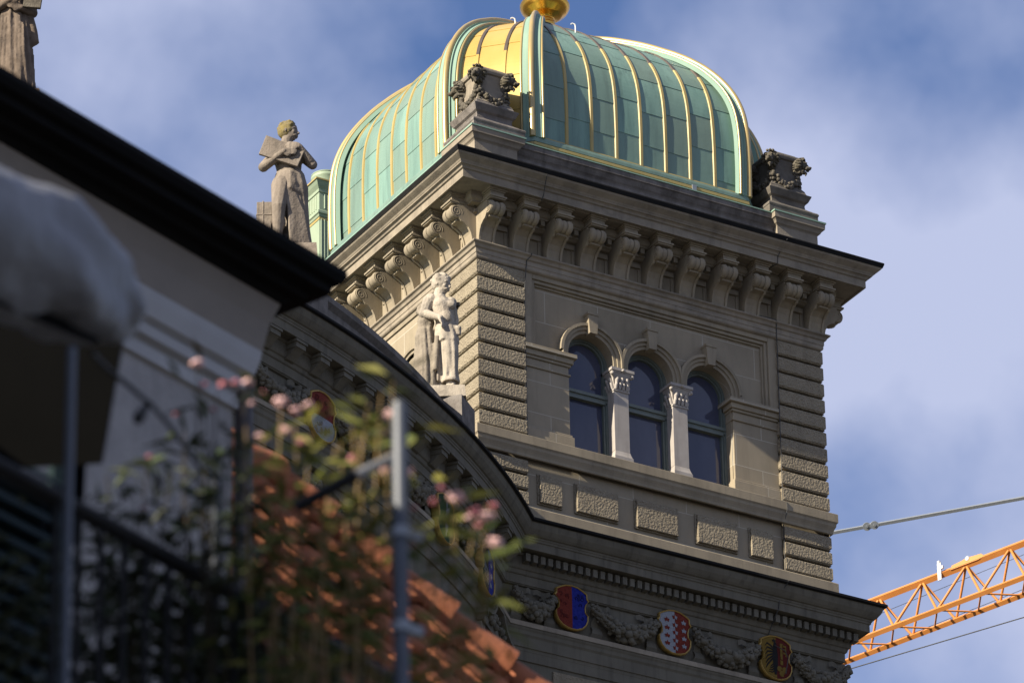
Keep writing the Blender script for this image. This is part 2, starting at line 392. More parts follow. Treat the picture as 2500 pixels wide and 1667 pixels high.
# archivolts with keystones
for xc in XC:
    mb = MB()
    for (ra, rb, y) in ((RA, .535, .115), (.535, .60, .085), (.60, .655, .045)):
        n = 24
        pa = [(xc-r*math.cos(math.pi*i/n), ZC+r*math.sin(math.pi*i/n)) for r in (ra, rb) for i in range(n+1)]
        lim = [max(xc-.615, min(xc+.615, p[0])) for p in pa]
        pa = [(l, p[1]) if not ((abs(xc-XC[0]) < .01 and p[0] < xc) or (abs(xc-XC[2]) < .01 and p[0] > xc)) else p for l, p in zip(lim, pa)]
        vs = [(p[0], y, p[1]) for p in pa]+[(p[0], YB+.02, p[1]) for p in pa]; m_ = n+1
        fs = []
        for i in range(n):
            fs += [(i, i+1, m_+i+1, m_+i), (i, 2*m_+i, 2*m_+i+1, i+1), (m_+i, m_+i+1, 3*m_+i+1, 3*m_+i)]
        mb.add(vs, fs, .5)
        for sgn in (-1, 1):
            x0, x1 = sorted((xc+sgn*ra, xc+sgn*min(rb, .613)))
            if x1-x0 > .01: mb.box(x0, y, ZS, x1, YB+.02, ZC)
    ar = obj('archivolt', mb, STONE, tower)
    k = MB(); k.prism([(xc-.075, ZC+RA-.03), (xc+.075, ZC+RA-.03), (xc+.105, ZC+.80), (xc-.105, ZC+.80)], 1, -.0, YB+.01)
    k.prism([(xc-.115, ZC+.80), (xc+.115, ZC+.80), (xc+.12, ZC+.85), (xc-.12, ZC+.85)], 1, -.015, YB+.01)
    obj('keystone', k, STONE, ar, bevel=.008)
# jamb piers with caps and feet
for x0, x1 in ((.975, 1.915), (5.345, W_-.975)):
    mb = MB()
    lft = x0 < 3
    mb.box(x0, .12, 47.1, x1+.006 if lft else x1, .6, 48.62) if lft else mb.box(x0-.006, .12, 47.1, x1, .6, 48.62)
    for z0, z1, e in ((48.62, 48.66, .03), (48.66, 48.80, .0), (48.80, 48.85, .035), (48.85, 48.95, .07), (48.95, 49.03, .12)):
        mb.box(x0 if lft else x0-e, .12-e, z0, x1+e if lft else x1, .6, z1)
    for z0, z1, e in ((47.10, 47.40, .06), (47.40, 47.45, .035)):
        mb.box(x0 if lft else x0-e, .12-e, z0, x1+e if lft else x1, .6, z1)
    obj('jamb_pier', mb, WALL, tower, bevel=.01)
# limestone pilasters
for xc in (3.005, 4.235):
    mb = MB(); mb.box(xc-.156, .14, 47.42, xc+.156, .62, 48.62)
    pl = obj('pilaster', mb, LIME, tower, bevel=.008)
    b = MB()
    b.box(xc-.19, .09, 47.10, xc+.19, .62, 47.30)
    b.add([(xc+sx*a, y, z) for z, a, y0 in ((47.30, .185, .10), (47.36, .165, .12), (47.42, .152, .135)) for sx, y in ((-1, y0), (1, y0), (1, .62), (-1, .62))],
          [(4*i+j, 4*i+(j+1) % 4, 4*i+4+(j+1) % 4, 4*i+4+j) for i in range(2) for j in range(4)]+[(8, 9, 10, 11)])
    obj('pilaster_base', b, LIME, pl)
    c = MB()
    c.box(xc-.165, .12, 48.60, xc+.165, .62, 48.635)
    prof = [(.145, 48.63), (.15, 48.75), (.17, 48.86), (.21, 48.95)]
    c.add([(xc+sx*a, y, z) for z, a, y0 in [(z, a, .29-a) for a, z in prof] for sx, y in ((-1, y0), (1, y0), (1, .62), (-1, .62))],
          [(4*i+j, 4*i+(j+1) % 4, 4*i+4+(j+1) % 4, 4*i+4+j) for i in range(3) for j in range(4)])
    c.box(xc-.215, .07, 48.95, xc+.215, .62, 48.975); c.box(xc-.235, .05, 48.975, xc+.235, .62, 49.03)
    for row, (z, e, num) in enumerate(((48.68, .0, 4), (48.78, .012, 3))):       # acanthus leaves
        for q in range(num):
            t = (q+.5)/num-.5
            x = xc+t*.30; y = .13-e
            c.tube([(x, y, z-.04), (x, y-.018, z+.03), (x, y-.045, z+.075), (x, y-.058, z+.06)], [.03, .034, .026, .012], 6)
        for q in range(num+1):
            t = (q+.5)/(num+1); y = .14+t*.42
            for s_ in (-1, 1):
                x = xc+s_*(.152+e)
                c.tube([(x, y, z-.04), (x+s_*.018, y, z+.03), (x+s_*.045, y, z+.075), (x+s_*.058, y, z+.06)], [.03, .034, .026, .012], 6)
    for s_ in (-1, 1):                                                            # corner volutes
        for y in (.085, .5):
            for k_ in range(2):
                c.blob((xc+s_*(.205-.02*k_), y+.012*k_, 48.915-.02*k_), .042-.01*k_, 1)
    c.blob((xc, .045, 48.99), .035, 1)
    obj('pilaster_capital', c, LIME, pl)
# windows
for xc in XC:
    f = MB(); n = 20
    for r1, r2, y in ((RA, RA-.05, YD-.06), (RA-.05, RA-.085, YD-.03)):
        a, b = arch_pts(xc, r1, 47.12, n), arch_pts(xc, r2, 47.12, n); k = len(a)
        vs = [(p[0], y, p[1]) for p in a+b]+[(p[0], y+.08, p[1]) for p in b]
        f.add(vs, [(i, i+1, k+i+1, k+i) for i in range(k-1)]+[(k+i, k+i+1, 2*k+i+1, 2*k+i) for i in range(k-1)], .5)
    f.box(xc-RA+.02, YD-.08, 48.48, xc+RA-.02, YD+.03, 48.54); f.box(xc-RA+.02, YD-.05, 48.42, xc+RA-.02, YD+.03, 48.48); f.box(xc-RA+.02, YD-.06, 48.385, xc+RA-.02, YD+.03, 48.42)
    wi = obj('window', f, FRAME, tower)
    p = MB(); a = arch_pts(xc, RA-.03, 47.12, n)
    p.add([(q[0], YD+.03, q[1]) for q in a], [tuple(range(len(a)))], .5)
    obj('pane', p, GLASS, wi)
# sill course
mb = MB()
sill = [(0, 47.17), (.09, 47.13), (.10, 47.12), (.10, 46.96), (.09, 46.95), (.075, 46.93), (.07, 46.88), (.045, 46.83), (.03, 46.79), (.025, 46.74), (0, 46.73)]
sweep(mb, sq, sill, True)
mb.box(1.6, .02, 47.0, 5.66, .50, 47.12)
obj('sill_course', mb, STONE, tower)
# wall under the sill with raised rough blocks
mb = MB(); mb.box(.98, .12, 45.3, W_-.98, .92, 46.75); obj('spandrel_wall', mb, WALL, tower)
for x0, x1 in ((1.23, 1.68), (1.98, 2.82), (3.205, 4.05), (4.46, 5.29), (5.58, 6.04)):
    mb = MB(); mb.box(x0-.025, .085, 45.94, x1+.025, .125, 46.53)
    mb.box(x0, .035, 45.965, x1, .085, 46.505)
    obj('rusticated_block', mb, RUST, tower, bevel=.012)
mb = MB(); sweep(mb, sq, [(0, 45.80), (.06, 45.76), (.065, 45.75), (.065, 45.2), (0, 45.2)], True); obj('base_course', mb, STONE, tower)
# rusticated corner piers: one mesh per pier, courses with grooves
def pier(x0, x1, y1, lft):
    mb = MB()
    def courses(z0, z1, n):
        h = (z1-z0)/n
        for i in range(n):
            a, b = z0+i*h+.022, z0+(i+1)*h-.022
            c = .028; rn_ = random.random()
            # bevelled ashlar: four-sided ring with chamfered edges
            for (za, ea), (zb, eb) in (((a, c), (a+c, 0)), ((a+c, 0), (b-c, 0)), ((b-c, 0), (b, c))):
                vs = [(x0+ea, ea, za), (x1-(0 if lft else ea), ea, za), (x1-(0 if lft else ea), y1, za), (x0+ea, y1, za),
                      (x0+eb, eb, zb), (x1-(0 if lft else eb), eb, zb), (x1-(0 if lft else eb), y1, zb), (x0+eb, y1, zb)]
                mb.add(vs, [(0, 1, 5, 4), (1, 2, 6, 5), (2, 3, 7, 6), (3, 0, 4, 7)], rn_)
            vs = [(x0+c, c, z) if k == 0 else (x1, c, z) if k == 1 else (x1, y1, z) if k == 2 else (x0+c, y1, z) for z in (a, b) for k in range(4)]
            mb.add(vs, [(3, 2, 1, 0), (4, 5, 6, 7)], .5)
    courses(47.17, 50.47, 10); courses(45.80, 46.72, 3)
    return mb
pr = obj('corner_pier', pier(0, .97, 1.0, True), RUST, tower); tag(pr, 'rough banded corner pier with a long shadow across it')
pr = obj('corner_pier', pier(W_-.99, W_, 1.0, False), RUST, tower)
# left flank: smooth wall with a raised frame and one arch, like the front bay
mb = MB()
mb.box(.10, .97, 45, .5, DEP, 50.5)
for (o_, x) in ((.0, .03), (.18, .07), (.24, .10)):
    mb.box(x, .98+o_, 47.2, .5, 1.16+o_*.35, 50.46); mb.box(x, .98, 50.37-o_*.35, .5, DEP-.98, 50.46-o_*.35)
mb.box(.05, 1.0, 48.85, .5, 1.9, 49.03); mb.box(.08, 1.0, 47.2, .5, 1.85, 48.85)
for yc in (2.385, 3.62, 4.855):
    for ra, rb, x in ((.47, .535, .06), (.535, .60, .035), (.60, .655, .0)):
        n = 20; pa = [(yc-r*math.cos(math.pi*q/n), ZC+r*math.sin(math.pi*q/n)) for r in (ra, rb) for q in range(n+1)]
        vs = [(x, p[0], p[1]) for p in pa]+[(.3, p[0], p[1]) for p in pa]; m_ = n+1
        for q in range(n): mb.add([vs[t] for t in (q, q+1, m_+q+1, m_+q, 2*m_+q, 2*m_+q+1, 3*m_+q+1, 3*m_+q)], [(0, 1, 2, 3), (0, 4, 5, 1), (3, 2, 6, 7)], .5)
obj('flank_wall', mb, STONE, tower)
# string course, frieze, cornice
mb = MB()
string = [(0, 50.80), (.115, 50.76), (.12, 50.75), (.12, 50.735), (.11, 50.725), (.09, 50.715), (.075, 50.70), (.06, 50.66), (.035, 50.645), (.03, 50.64), (.028, 50.56), (.018, 50.555), (.016, 50.49), (0, 50.47), (-.05, 50.45)]
sweep(mb, sq, string, True)
obj('string_course', mb, CORN, tower)
mb = MB()
sweep(mb, sq, [(-.09, 50.78), (-.09, 51.30), (-.02, 51.31), (.03, 51.34), (.055, 51.345), (.055, 51.40)], True)
sweep(mb, sq, [(.055, 51.47), (.17, 51.47), (.17, 51.50), (.20, 51.52), (.22, 51.56), (.22, 51.66)], True)
def bpos(i): return .165+.693*i
for i in range(10):
    for k in range(2):
        x = bpos(i)+.235+k*.155
        mb.box(x, -.15, 51.37, x+.085, -.04, 51.47)
        mb.box(-.15, x, 51.37, -.04, x+.085, 51.47)
    # sunk panels read as raised borders
    xa, xb = bpos(i)+.19, bpos(i)+.50
    mb.box(xa, .04, 51.16, xb, .1, 51.24)
    mb.box(xa, .07, 50.80, xa+.05, .1, 51.16); mb.box(xb-.05, .07, 50.80, xb, .1, 51.16)
    mb.box(.04, xa, 51.16, .1, xb, 51.24); mb.box(.07, xa, 50.80, .1, xa+.05, 51.16); mb.box(.07, xb-.05, 50.80, .1, xb, 51.16)
obj('bracket_frieze', mb, STONE, tower)
mb = MB()
cor = [(.10, 51.66), (.555, 51.655), (.57, 51.655), (.575, 51.635), (.61, 51.63), (.61, 51.775), (.625, 51.785), (.64, 51.79), (.65, 51.815), (.67, 51.835), (.70, 51.845), (.705, 51.865), (.715, 51.875), (.73, 51.90), (.78, 51.935), (.82, 51.965), (.84, 52.00)]
sweep(mb, sq, cor, True)
# coffers in the soffit
for i in range(10):
    xa, xb = bpos(i)+.20, bpos(i)+.49
    mb.box(xa, -.52, 51.63, xb, -.48, 51.657); mb.box(xa, -.28, 51.63, xb, -.24, 51.657)
obj('cornice', mb, CORN, tower)
mb = MB(); sweep(mb, sq, [(.835, 51.995), (.845, 51.995), (.87, 52.065), (.865, 52.09), (.30, 52.12), (.0, 52.16), (-.3, 52.17)], True)
obj('gutter_edge', mb, LEAD, tower)
# scroll bracket: built at x=0 facing -y, in local heights
def bracket_mb():
    mb = MB(); hw = .165
    zo = 50.75
    prof_out = [(0.0, .0), (-.055, .0), (-.07, .08), (-.10, .17), (-.16, .25), (-.24, .30), (-.265, .275), (-.29, .30), (-.285, .36)]
    # concave shank with sunk front
    sh = [(0, .02), (-.05, .02), (-.06, .10), (-.085, .20), (-.135, .30), (-.22, .375), (-.30, .40), (-.36, .44), (-.36, .70), (.10, .70), (.10, .02)]
    mb.prism(sh, 0, -hw+.03, hw-.03)
    edge = [(0, .0), (-.075, .0), (-.085, .10), (-.11, .20), (-.155, .285), (-.235, .345), (-.30, .37), (-.40, .50), (-.36, .70), (.10, .70), (.10, .0)]
    for s_ in (-1, 1):
        mb.prism(edge, 0, s_*hw-.025, s_*hw+.025)
    # volute roll: three drums side by side with spiral ends
    cy, cz, rr = -.385, .545, .135
    for x0, x1, r in ((-hw-.015, -.062, rr), (-.055, .055, rr*.93), (.062, hw+.015, rr)):
        pts = 20; ringn = 5; vs = []; fs = []
        for a in range(ringn):
            t = a/(ringn-1); x = x0+(x1-x0)*t; q = r*(.86+.14*math.sin(math.pi*t))
            vs += [(x, cy+q*math.cos(2*math.pi*k/pts), cz+q*math.sin(2*math.pi*k/pts)) for k in range(pts)]
        fs = [(a*pts+k, a*pts+(k+1) % pts, (a+1)*pts+(k+1) % pts, (a+1)*pts+k) for a in range(ringn-1) for k in range(pts)]
        mb.add(vs, fs, .5, True); mb.add(vs[:pts]+vs[-pts:], [tuple(range(pts)), tuple(range(pts, 2*pts))], .5)
    for s_ in (-1, 1):                                  # raised spiral on the cheeks
        sp = []
        for k in range(34):
            a = k/33*2.1*2*math.pi; r = rr*.86*(1-.82*k/33)
            sp.append((s_*(hw+.018), cy+r*math.cos(a-.4), cz+r*math.sin(a-.4)))
        mb.tube(sp, .012, 6, rnd=.5)
        mb.tube([(s_*(hw+.012), y, z) for y, z in ((-.02, .03), (-.05, .15), (-.095, .27), (-.17, .37), (-.27, .44))], .014, 6, rnd=.5)
    # leaf under the roll
    mb.box(-.12, -.36, .385, .12, -.24, .425)
    # abacus and neck
    mb.box(-hw-.015, -.50, .69, hw+.015, 0, .715); mb.box(-hw-.035, -.525, .715, hw+.035, 0, .745)
    mb.box(-hw+.0, -.475, .745, hw-.0, 0, .84)
    mb.box(-hw-.02, -.495, .835, hw+.02, 0, .86); mb.box(-hw-.05, -.53, .86, hw+.05, 0, .905)
    for v in mb.v: v.z += zo; v.x *= .84
    return mb
bm0 = bracket_mb().mesh('bracket')
first = None
spots = [((bpos(i), 0, 0), 0) for i in range(11)]+[((0, bpos(i), 0), -math.pi/2) for i in range(10)]+[((W_, bpos(i), 0), math.pi/2) for i in range(10)]
for loc, rz in spots:
    if first is None:
        o = first = obj('bracket', bm0, STONE, tower)
    else:
        o = first.copy(); col.objects.link(o); o.parent = tower
    o.location = V(loc)-V(tower.location); o.rotation_euler = (0, 0, rz)
# parapet with corner pedestals
par = [(-.10, 52.1), (-.10, 52.80), (-.085, 52.83), (-.06, 52.86), (-.04, 52.90), (-.02, 52.94), (0.005, 52.96), (.01, 53.05), (.0, 53.07), (-.3, 53.10)]
mb = MB(); sweep(mb, sq, par, True)
obj('parapet', mb, DIRTY, tower)
for cx_, cy_ in ((.43, .43), (W_-.43, .43), (.43, DEP-.43), (W_-.43, DEP-.43)):
    h = .44; mb = MB()
    ring = [(cx_-h, cy_-h), (cx_+h, cy_-h), (cx_+h, cy_+h), (cx_-h, cy_+h)]
    sweep(mb, ring, [(0, 52.1), (0, 52.84), (.015, 52.86), (.04, 52.88), (.06, 52.92), (.08, 52.945), (.105, 52.96), (.11, 53.065), (.10, 53.075), (-.44, 53.08)], True)
    obj('parapet_pedestal', mb, CORN, tower)
mb = MB(); sweep(mb, sq, [(-.3, 53.112), (.025, 53.085), (.025, 53.06), (.005, 53.06)], True)
for cx_, cy_ in ((.43, .43), (W_-.43, .43)):
    h = .44
    ring = [(cx_-h, cy_-h), (cx_+h, cy_-h), (cx_+h, cy_+h), (cx_-h, cy_+h)]
    sweep(mb, ring, [(-.4, 53.125), (.125, 53.098), (.125, 53.068), (.105, 53.068)], True)
obj('copper_flashing', mb, COPLT, tower)
# dome ---------------------------------------------------------------
BX0, BY0, BX1, BY1, CH = .30, .30, W_-.30, 2*TY-.30, 1.10
octo = [(BX0+CH, BY0), (BX1-CH, BY0), (BX1, BY0+CH), (BX1, BY1-CH), (BX1-CH, BY1), (BX0+CH, BY1), (BX0, BY1-CH), (BX0, BY0+CH)]
PROF = [(0, 53.40), (-.004, 53.9), (-.004, 54.4), (0, 54.75), (.012, 55.10), (.035, 55.40), (.07, 55.68), (.12, 55.96), (.185, 56.24), (.25, 56.46), (.32, 56.66), (.40, 56.85), (.48, 57.03), (.57, 57.20), (.66, 57.35), (.75, 57.47), (.84, 57.57), (.94, 57.63)]
def pz(t):                                               # catmull-rom through the profile
    t = max(0, min(len(PROF)-1.0001, t)); i = int(t); f = t-i
    P_ = [PROF[max(0, min(len(PROF)-1, i+k))] for k in (-1, 0, 1, 2)]
    def cr_(a, b, c, d): return .5*((2*b)+(-a+c)*f+(2*a-5*b+4*c-d)*f*f+(-a+3*b-3*c+d)*f**3)
    return cr_(*[p[0] for p in P_]), cr_(*[p[1] for p in P_])
NP = len(PROF)-1
TS = [i*NP/64 for i in range(65)]
ctr = V((TX, TY))
def opt(k, t, out_=0.):
    s_, z = pz(t); b = V(octo[k % 8]); p = b+(ctr-b)*s_
    return V((p.x, p.y, z))
def face_frame(k):
    a, b = V(octo[k]), V(octo[(k+1) % 8]); m = (a+b)/2; e = (b-a).normalized(); n = V((e.y, -e.x))
    return a, b, m, e, n
dm = MB()
for k in range(8):
    for i in range(64):
        t0, t1 = TS[i], TS[i+1]
        dm.add([opt(k, t0), opt(k+1, t0), opt(k+1, t1), opt(k, t1)], [(0, 1, 2, 3)], .5, False)
dome = obj('dome', dm, COPPER, tower)
# copper sheets in columns between battens, each sheet lapping over the one below
def sheets(k, edges_, mat, name, seamlen=.78):
    a, b, m, e, n = face_frame(k); L2 = (b-a).length/2
    mb = MB(); dist = (V((TX, TY))-m).length
    for c in range(len(edges_)-1):
        u0_, u1_ = edges_[c], edges_[c+1]
        # arc-length along the profile
        ss = [pz(t) for t in TS]; ln = [0]
        for q in range(64): ln.append(ln[-1]+math.hypot((ss[q+1][0]-ss[q][0])*dist, ss[q+1][1]-ss[q][1]))
        off = random.random()*seamlen*.9
        rn = random.random(); last = 0
        for q in range(64):
            si, zi = ss[q]; sj, zj = ss[q+1]
            k0 = int((ln[q]+off)/seamlen); fr0 = ((ln[q]+off)/seamlen) % 1; fr1 = fr0+(ln[q+1]-ln[q])/seamlen
            if k0 != last: rn = random.random(); last = k0
            la, lb = L2*(1-si), L2*(1-sj)
            ua0, ua1 = max(u0_, -la), min(u1_, la); ub0, ub1 = max(u0_, -lb), min(u1_, lb)
            if ua1 <= ua0: continue
            if ub1 < ub0: ub0 = ub1 = (ub0+ub1)/2
            slope = math.atan2((sj-si)*dist, zj-zi); no = V((n.x*math.cos(slope), n.y*math.cos(slope), math.sin(slope)))
            def P(u, s_, z, fr): 
                p = m+(ctr-m)*s_+e*u; return V((p.x, p.y, z))+no*(.006+.009*(1-min(fr, 1)))
            mb.add([P(ua0, si, zi, fr0), P(ua1, si, zi, fr0), P(ub1, sj, zj, fr1), P(ub0, sj, zj, fr1)], [(0, 1, 2, 3)], rn, False)
            if q and int((ln[q-1]+off)/seamlen) != k0:      # the lap edge
                mb.add([P(ua0, si, zi, 1), P(ua1, si, zi, 1), P(ua1, si, zi, fr0), P(ua0, si, zi, fr0)], [(0, 1, 2, 3)], rn)
    return obj(name, mb, mat, dome)
bat_main = [-1.53+.527*i for i in range(7)]
L2m = (BX1-BX0-2*CH)/2
bat_side = [-1.62+.54*i for i in range(7)]
L2s = (BY1-BY0-2*CH)/2
L2c = CH*math.sqrt(2)/2
bat_ch = [-.26, .26]
for k in range(8):
    if k % 2 == 1: ed = [-L2c]+bat_ch+[L2c]
    else: ed = [-2.3]+(bat_main if k in (0, 4) else bat_side)+[2.3]
    sh = sheets(k, ed, SUNGLINT if k == 7 else COPPER, 'roof_sheet')
    a, b, m, e, n = face_frame(k); L2 = (b-a).length/2; dist = (ctr-m).length
    if k == 7: tag(sh, 'near corner patina sheets with a yellow sun glint put into their colour')
    if k in (3, 4, 5): continue
    # battens
    for u in (bat_ch if k % 2 else (bat_main if k in (0, 4) else bat_side)):
        for part in (0, 1):
            pts = []
            for t in TS:
                s_, z = pz(t)
                if abs(u) > L2*(1-s_)-.12: break
                pts.append((s_, z))
            zsplit = 55.35 if k % 2 else 55.95 if k == 0 else 56.35
            pts = [p for p in pts if (p[1] <= zsplit+.07 if part == 0 else p[1] >= zsplit-.0)]
            if len(pts) < 2: continue
            mbb = MB(); vs = []; hw_, hh = (.032, .032) if part == 0 else (.034, .030)
            for q, (s_, z) in enumerate(pts):
                qa, qb = pts[max(0, q-1)], pts[min(len(pts)-1, q+1)]
                sl = math.atan2((qb[0]-qa[0])*dist, qb[1]-qa[1]); no = V((n.x*math.cos(sl), n.y*math.cos(sl), math.sin(sl)))
                p = m+(ctr-m)*s_+e*u; c = V((p.x, p.y, z)); e3 = V((e.x, e.y, 0))
                vs += [c-e3*hw_*1.25+no*.004, c-e3*hw_*.8+no*hh, c+e3*hw_*.8+no*hh, c+e3*hw_*1.25+no*.004]
            mbb.add(vs, [(4*q+j, 4*q+j+1, 4*q+5+j, 4*q+4+j) for q in range(len(pts)-1) for j in range(3)], .5)
            mbb.add(vs[:4]+vs[-4:], [(0, 1, 2, 3), (4, 5, 6, 7)], .5)
            bt = obj('batten', mbb, (SUNGLINT if k == 7 else BRASS) if part == 0 else BROWN, dome)  # lower battens of the near corner carry the same coloured-in glint
            if part == 1: tag(bt, 'bare brown upper batten')
# ribs on the corners
def rib(k):
    b = V(octo[k]); d = (ctr-b); dist = d.length; dn = d.normalized(); lat = V((-dn.y, dn.x, 0))
    fr = []
    for t in TS:
        s_, z = pz(t); sa, za = pz(t-.25); sb, zb = pz(t+.25)
        sl = math.atan2((sb-sa)*dist, max(1e-6, zb-za)); no = V((-dn.x*math.cos(sl), -dn.y*math.cos(sl), math.sin(sl)))
        p = b+d*s_; fr.append((V((p.x, p.y, z)), no, max(.45, 1-.75*s_)))
    def run(section, mat, name, parent, smooth=True):
        mb = MB(); vs = []; m_ = len(section)
        for c, no, sc_ in fr: vs += [c+lat*l*sc_+no*h for l, h in section]
        mb.add(vs, [(q*m_+j, q*m_+(j+1) % m_, (q+1)*m_+(j+1) % m_, (q+1)*m_+j) for q in range(len(fr)-1) for j in range(m_)], .5, smooth)
        mb.add(vs[:m_]+vs[-m_:], [tuple(range(m_)), tuple(range(m_, 2*m_))], .5)
        return obj(name, mb, mat, parent)
    r_ = run([(-.22, -.05), (-.22, .03), (-.17, .05), (-.165, .075), (-.09, .085), (-.085, .12), (.085, .12), (.09, .085), (.165, .075), (.17, .05), (.22, .03), (.22, -.05)], COPLT, 'rib', dome, False)
    for c0, h0, rr in ((0, .135, .055), (-.195, .05, .022), (.195, .05, .022)):
        run([(c0+rr*math.cos(2*math.pi*j/10), h0+rr*math.sin(2*math.pi*j/10)) for j in range(10)], GILT, 'gilded_roll', dome)
    return r_
for k in (0, 1, 2, 3, 6, 7): rib(k)
# copper gutter and gold strip at the dome's foot
mb = MB(); oc = octo
sweep(mb, oc, [(-.1, 53.46), (.06, 53.43), (.12, 53.41), (.13, 53.36), (.13, 53.30), (.11, 53.30), (.11, 53.10), (-.05, 53.10)], True)
obj('dome_gutter', mb, COPPER, dome)
mb = MB(); sweep(mb, oc, [(.113, 53.285), (.135, 53.285), (.135, 53.23), (.113, 53.23)], True); sweep(mb, oc, [(-.02, 53.50), (.03, 53.49), (.035, 53.455), (-.02, 53.46)], True)
obj('gilded_strip', mb, BRASS, dome)
mb = MB(); mb.box(W_-2.58, .15, 53.16, W_-2.49, .2, 53.31); obj('gutter_clip', mb, STEEL, dome)
# gilded finial
mb = MB()
mb.lathe([(.0, 57.490), (.36, 57.510), (.36, 57.630), (.24, 57.690), (.20, 57.790), (.20, 57.910), (.215, 57.950), (.215, 58.030), (.19, 58.060), (.185, 58.110), (.20, 58.140), (.185, 58.170), (.175, 58.190), (.185, 58.220), (.165, 58.250), (.16, 58.280),
          (.19, 58.300), (.23, 58.315), (.28, 58.340), (.31, 58.345), (.33, 58.365), (.40, 58.410), (.45, 58.470), (.475, 58.530), (.475, 58.570), (.455, 58.605), (.41, 58.620), (.37, 58.610), (.34, 58.620), (.31, 58.670), (.27, 58.750), (.22, 58.840), (.16, 58.940), (.12, 59.090), (.2, 59.190), (.26, 59.340), (.2, 59.490), (.05, 59.610), (0, 59.620)], (TX, TY-.02), 40)
fi = obj('finial', mb, GOLD, tower); tag(fi, 'gilded bowl finial')
mb = MB()
for px, py, d in ((1405, 72, 105), (1258, 58, 105)):
    p = at(px, py, d)
    mb.tube([p+V((0, 0, -.08)), p+V((.0, 0, .05)), p+V((-.01, 0, .10)), p+V((-.05, .02, .12)), p+V((-.08, .03, .10))], .014, 6)
obj('roof_hook', mb, WHITE, tower)
# lightning conductor cable on the front
def cable(name, pts, r, parent, mat=CABLE):
    return obj(name, MB().tube(pts, r, 6), mat, parent)
cpx = [(1336, 425, -.86), (1331, 450, -.70), (1327, 478, -.62), (1325, 492, -.60)]
cable('lightning_cable', [on(1336, 425, 1, -.87), on(1331, 450, 1, -.74), on(1327, 478, 1, -.63), on(1321, 490, 1, -.58)], .008, tower)
cable('lightning_cable', [V((1.06, -.13, 50.76)), V((1.04, -.13, 50.7)), V((1.0, -.045, 50.64)), V((.985, -.03, 50.4)), V((.985, .03, 50.0)), V((.985, .02, 47.2))], .008, tower)
cable('lightning_cable', [V((6.02, -.87, 52.03)), V((5.98, -.72, 51.9)), V((5.96, -.62, 51.76)), V((5.95, -.62, 51.63)), V((5.9, -.3, 51.62)), V((5.88, -.23, 51.5)), V((5.87, -.02, 51.3)), V((5.87, -.02, 50.83)), V((6.2, -.13, 50.77)), V((6.25, -.04, 50.62)), V((6.265, -.02, 50.4)), V((6.265, .02, 47.2)), V((6.265, -.11, 47.1)), V((6.265, -.11, 46.95)), V((6.265, .03, 46.7)), V((6.265, .03, 45.8))], .008, tower)

# ------------------------------------------------------------------ lower storey + curved wing share a cornice
BC, BR = (-14.116, 13.562), 19.88                       # axis and radius of the bow
xj = BC[0]+math.sqrt((BR)**2-(BC[1]+.03)**2)
a_end = math.atan2(-.03-BC[1], xj-BC[0]); a_beg = math.pi+(-a_end-math.pi) if False else -math.pi-a_end
a_mid = -math.pi/2-.62
NA = 72
bow = arc(BC, BR, a_mid, a_end, NA)                     # from far left to the tower
path = bow[:-1]+[(xj, -.03), (W_+.03, -.03), (W_+.03, DEP+1)]
lower = [(.02, 45.32), (.60, 45.235)]
lcor = [(.60, 45.17), (.585, 45.16), (.58, 45.12), (.555, 45.06), (.51, 45.00), (.475, 44.965), (.445, 44.955), (.44, 44.93), (.425, 44.915), (.42, 44.885), (.405, 44.88), (.40, 44.865), (.40, 44.735), (.385, 44.73), (.38, 44.745), (.20, 44.75), (.20, 44.715), (.19, 44.70), (.165, 44.69), (.16, 44.53)]
under = [(.16, 44.53), (.155, 44.50), (.14, 44.47), (.115, 44.455), (.11, 44.44), (.10, 44.40), (.085, 44.385), (.07, 44.38), (.07, 44.22), (.055, 44.215), (.045, 44.20), (0, 44.19), (0, 43.50)]
arch_ = [(0, 43.50), (.13, 43.475), (.135, 43.47), (.135, 43.385), (.125, 43.38), (.12, 43.36), (.10, 43.33), (.09, 43.27), (.07, 43.24), (.065, 43.23), (.06, 43.04), (.04, 43.03), (.035, 42.98), (.03, 42.97), (.03, 42.80), (0, 42.79), (0, 0.02)]
segB = range(0, NA); segT = range(NA, NA+2)
flash = [(.0, 45.36), (.615, 45.245), (.645, 45.225), (.645, 45.185), (.60, 45.165)]
wing = thing('curved_wing', (BC[0], BC[1]-BR+2, 0), 'curved sandstone facade with block cornice bowing out beside the domed tower', 'building')
lowr = thing('tower_lower_storey', (TX, .6, 0), 'grey sandstone storey with dentil cornice under the domed tower', 'building')
for th, seg in ((wing, segB), (lowr, segT)):
    mat = LOWST
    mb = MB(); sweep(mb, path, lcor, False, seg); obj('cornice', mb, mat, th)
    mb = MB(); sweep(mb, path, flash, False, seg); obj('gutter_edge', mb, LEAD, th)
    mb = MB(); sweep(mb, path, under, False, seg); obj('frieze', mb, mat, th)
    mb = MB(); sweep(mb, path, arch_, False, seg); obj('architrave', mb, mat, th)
    mb = MB(); sweep(mb, path, [(.0, 43.512), (.128, 43.487), (.142, 43.478), (.142, 43.392)], False, seg); obj('zinc_flashing', mb, STEEL if False else CORN, th)
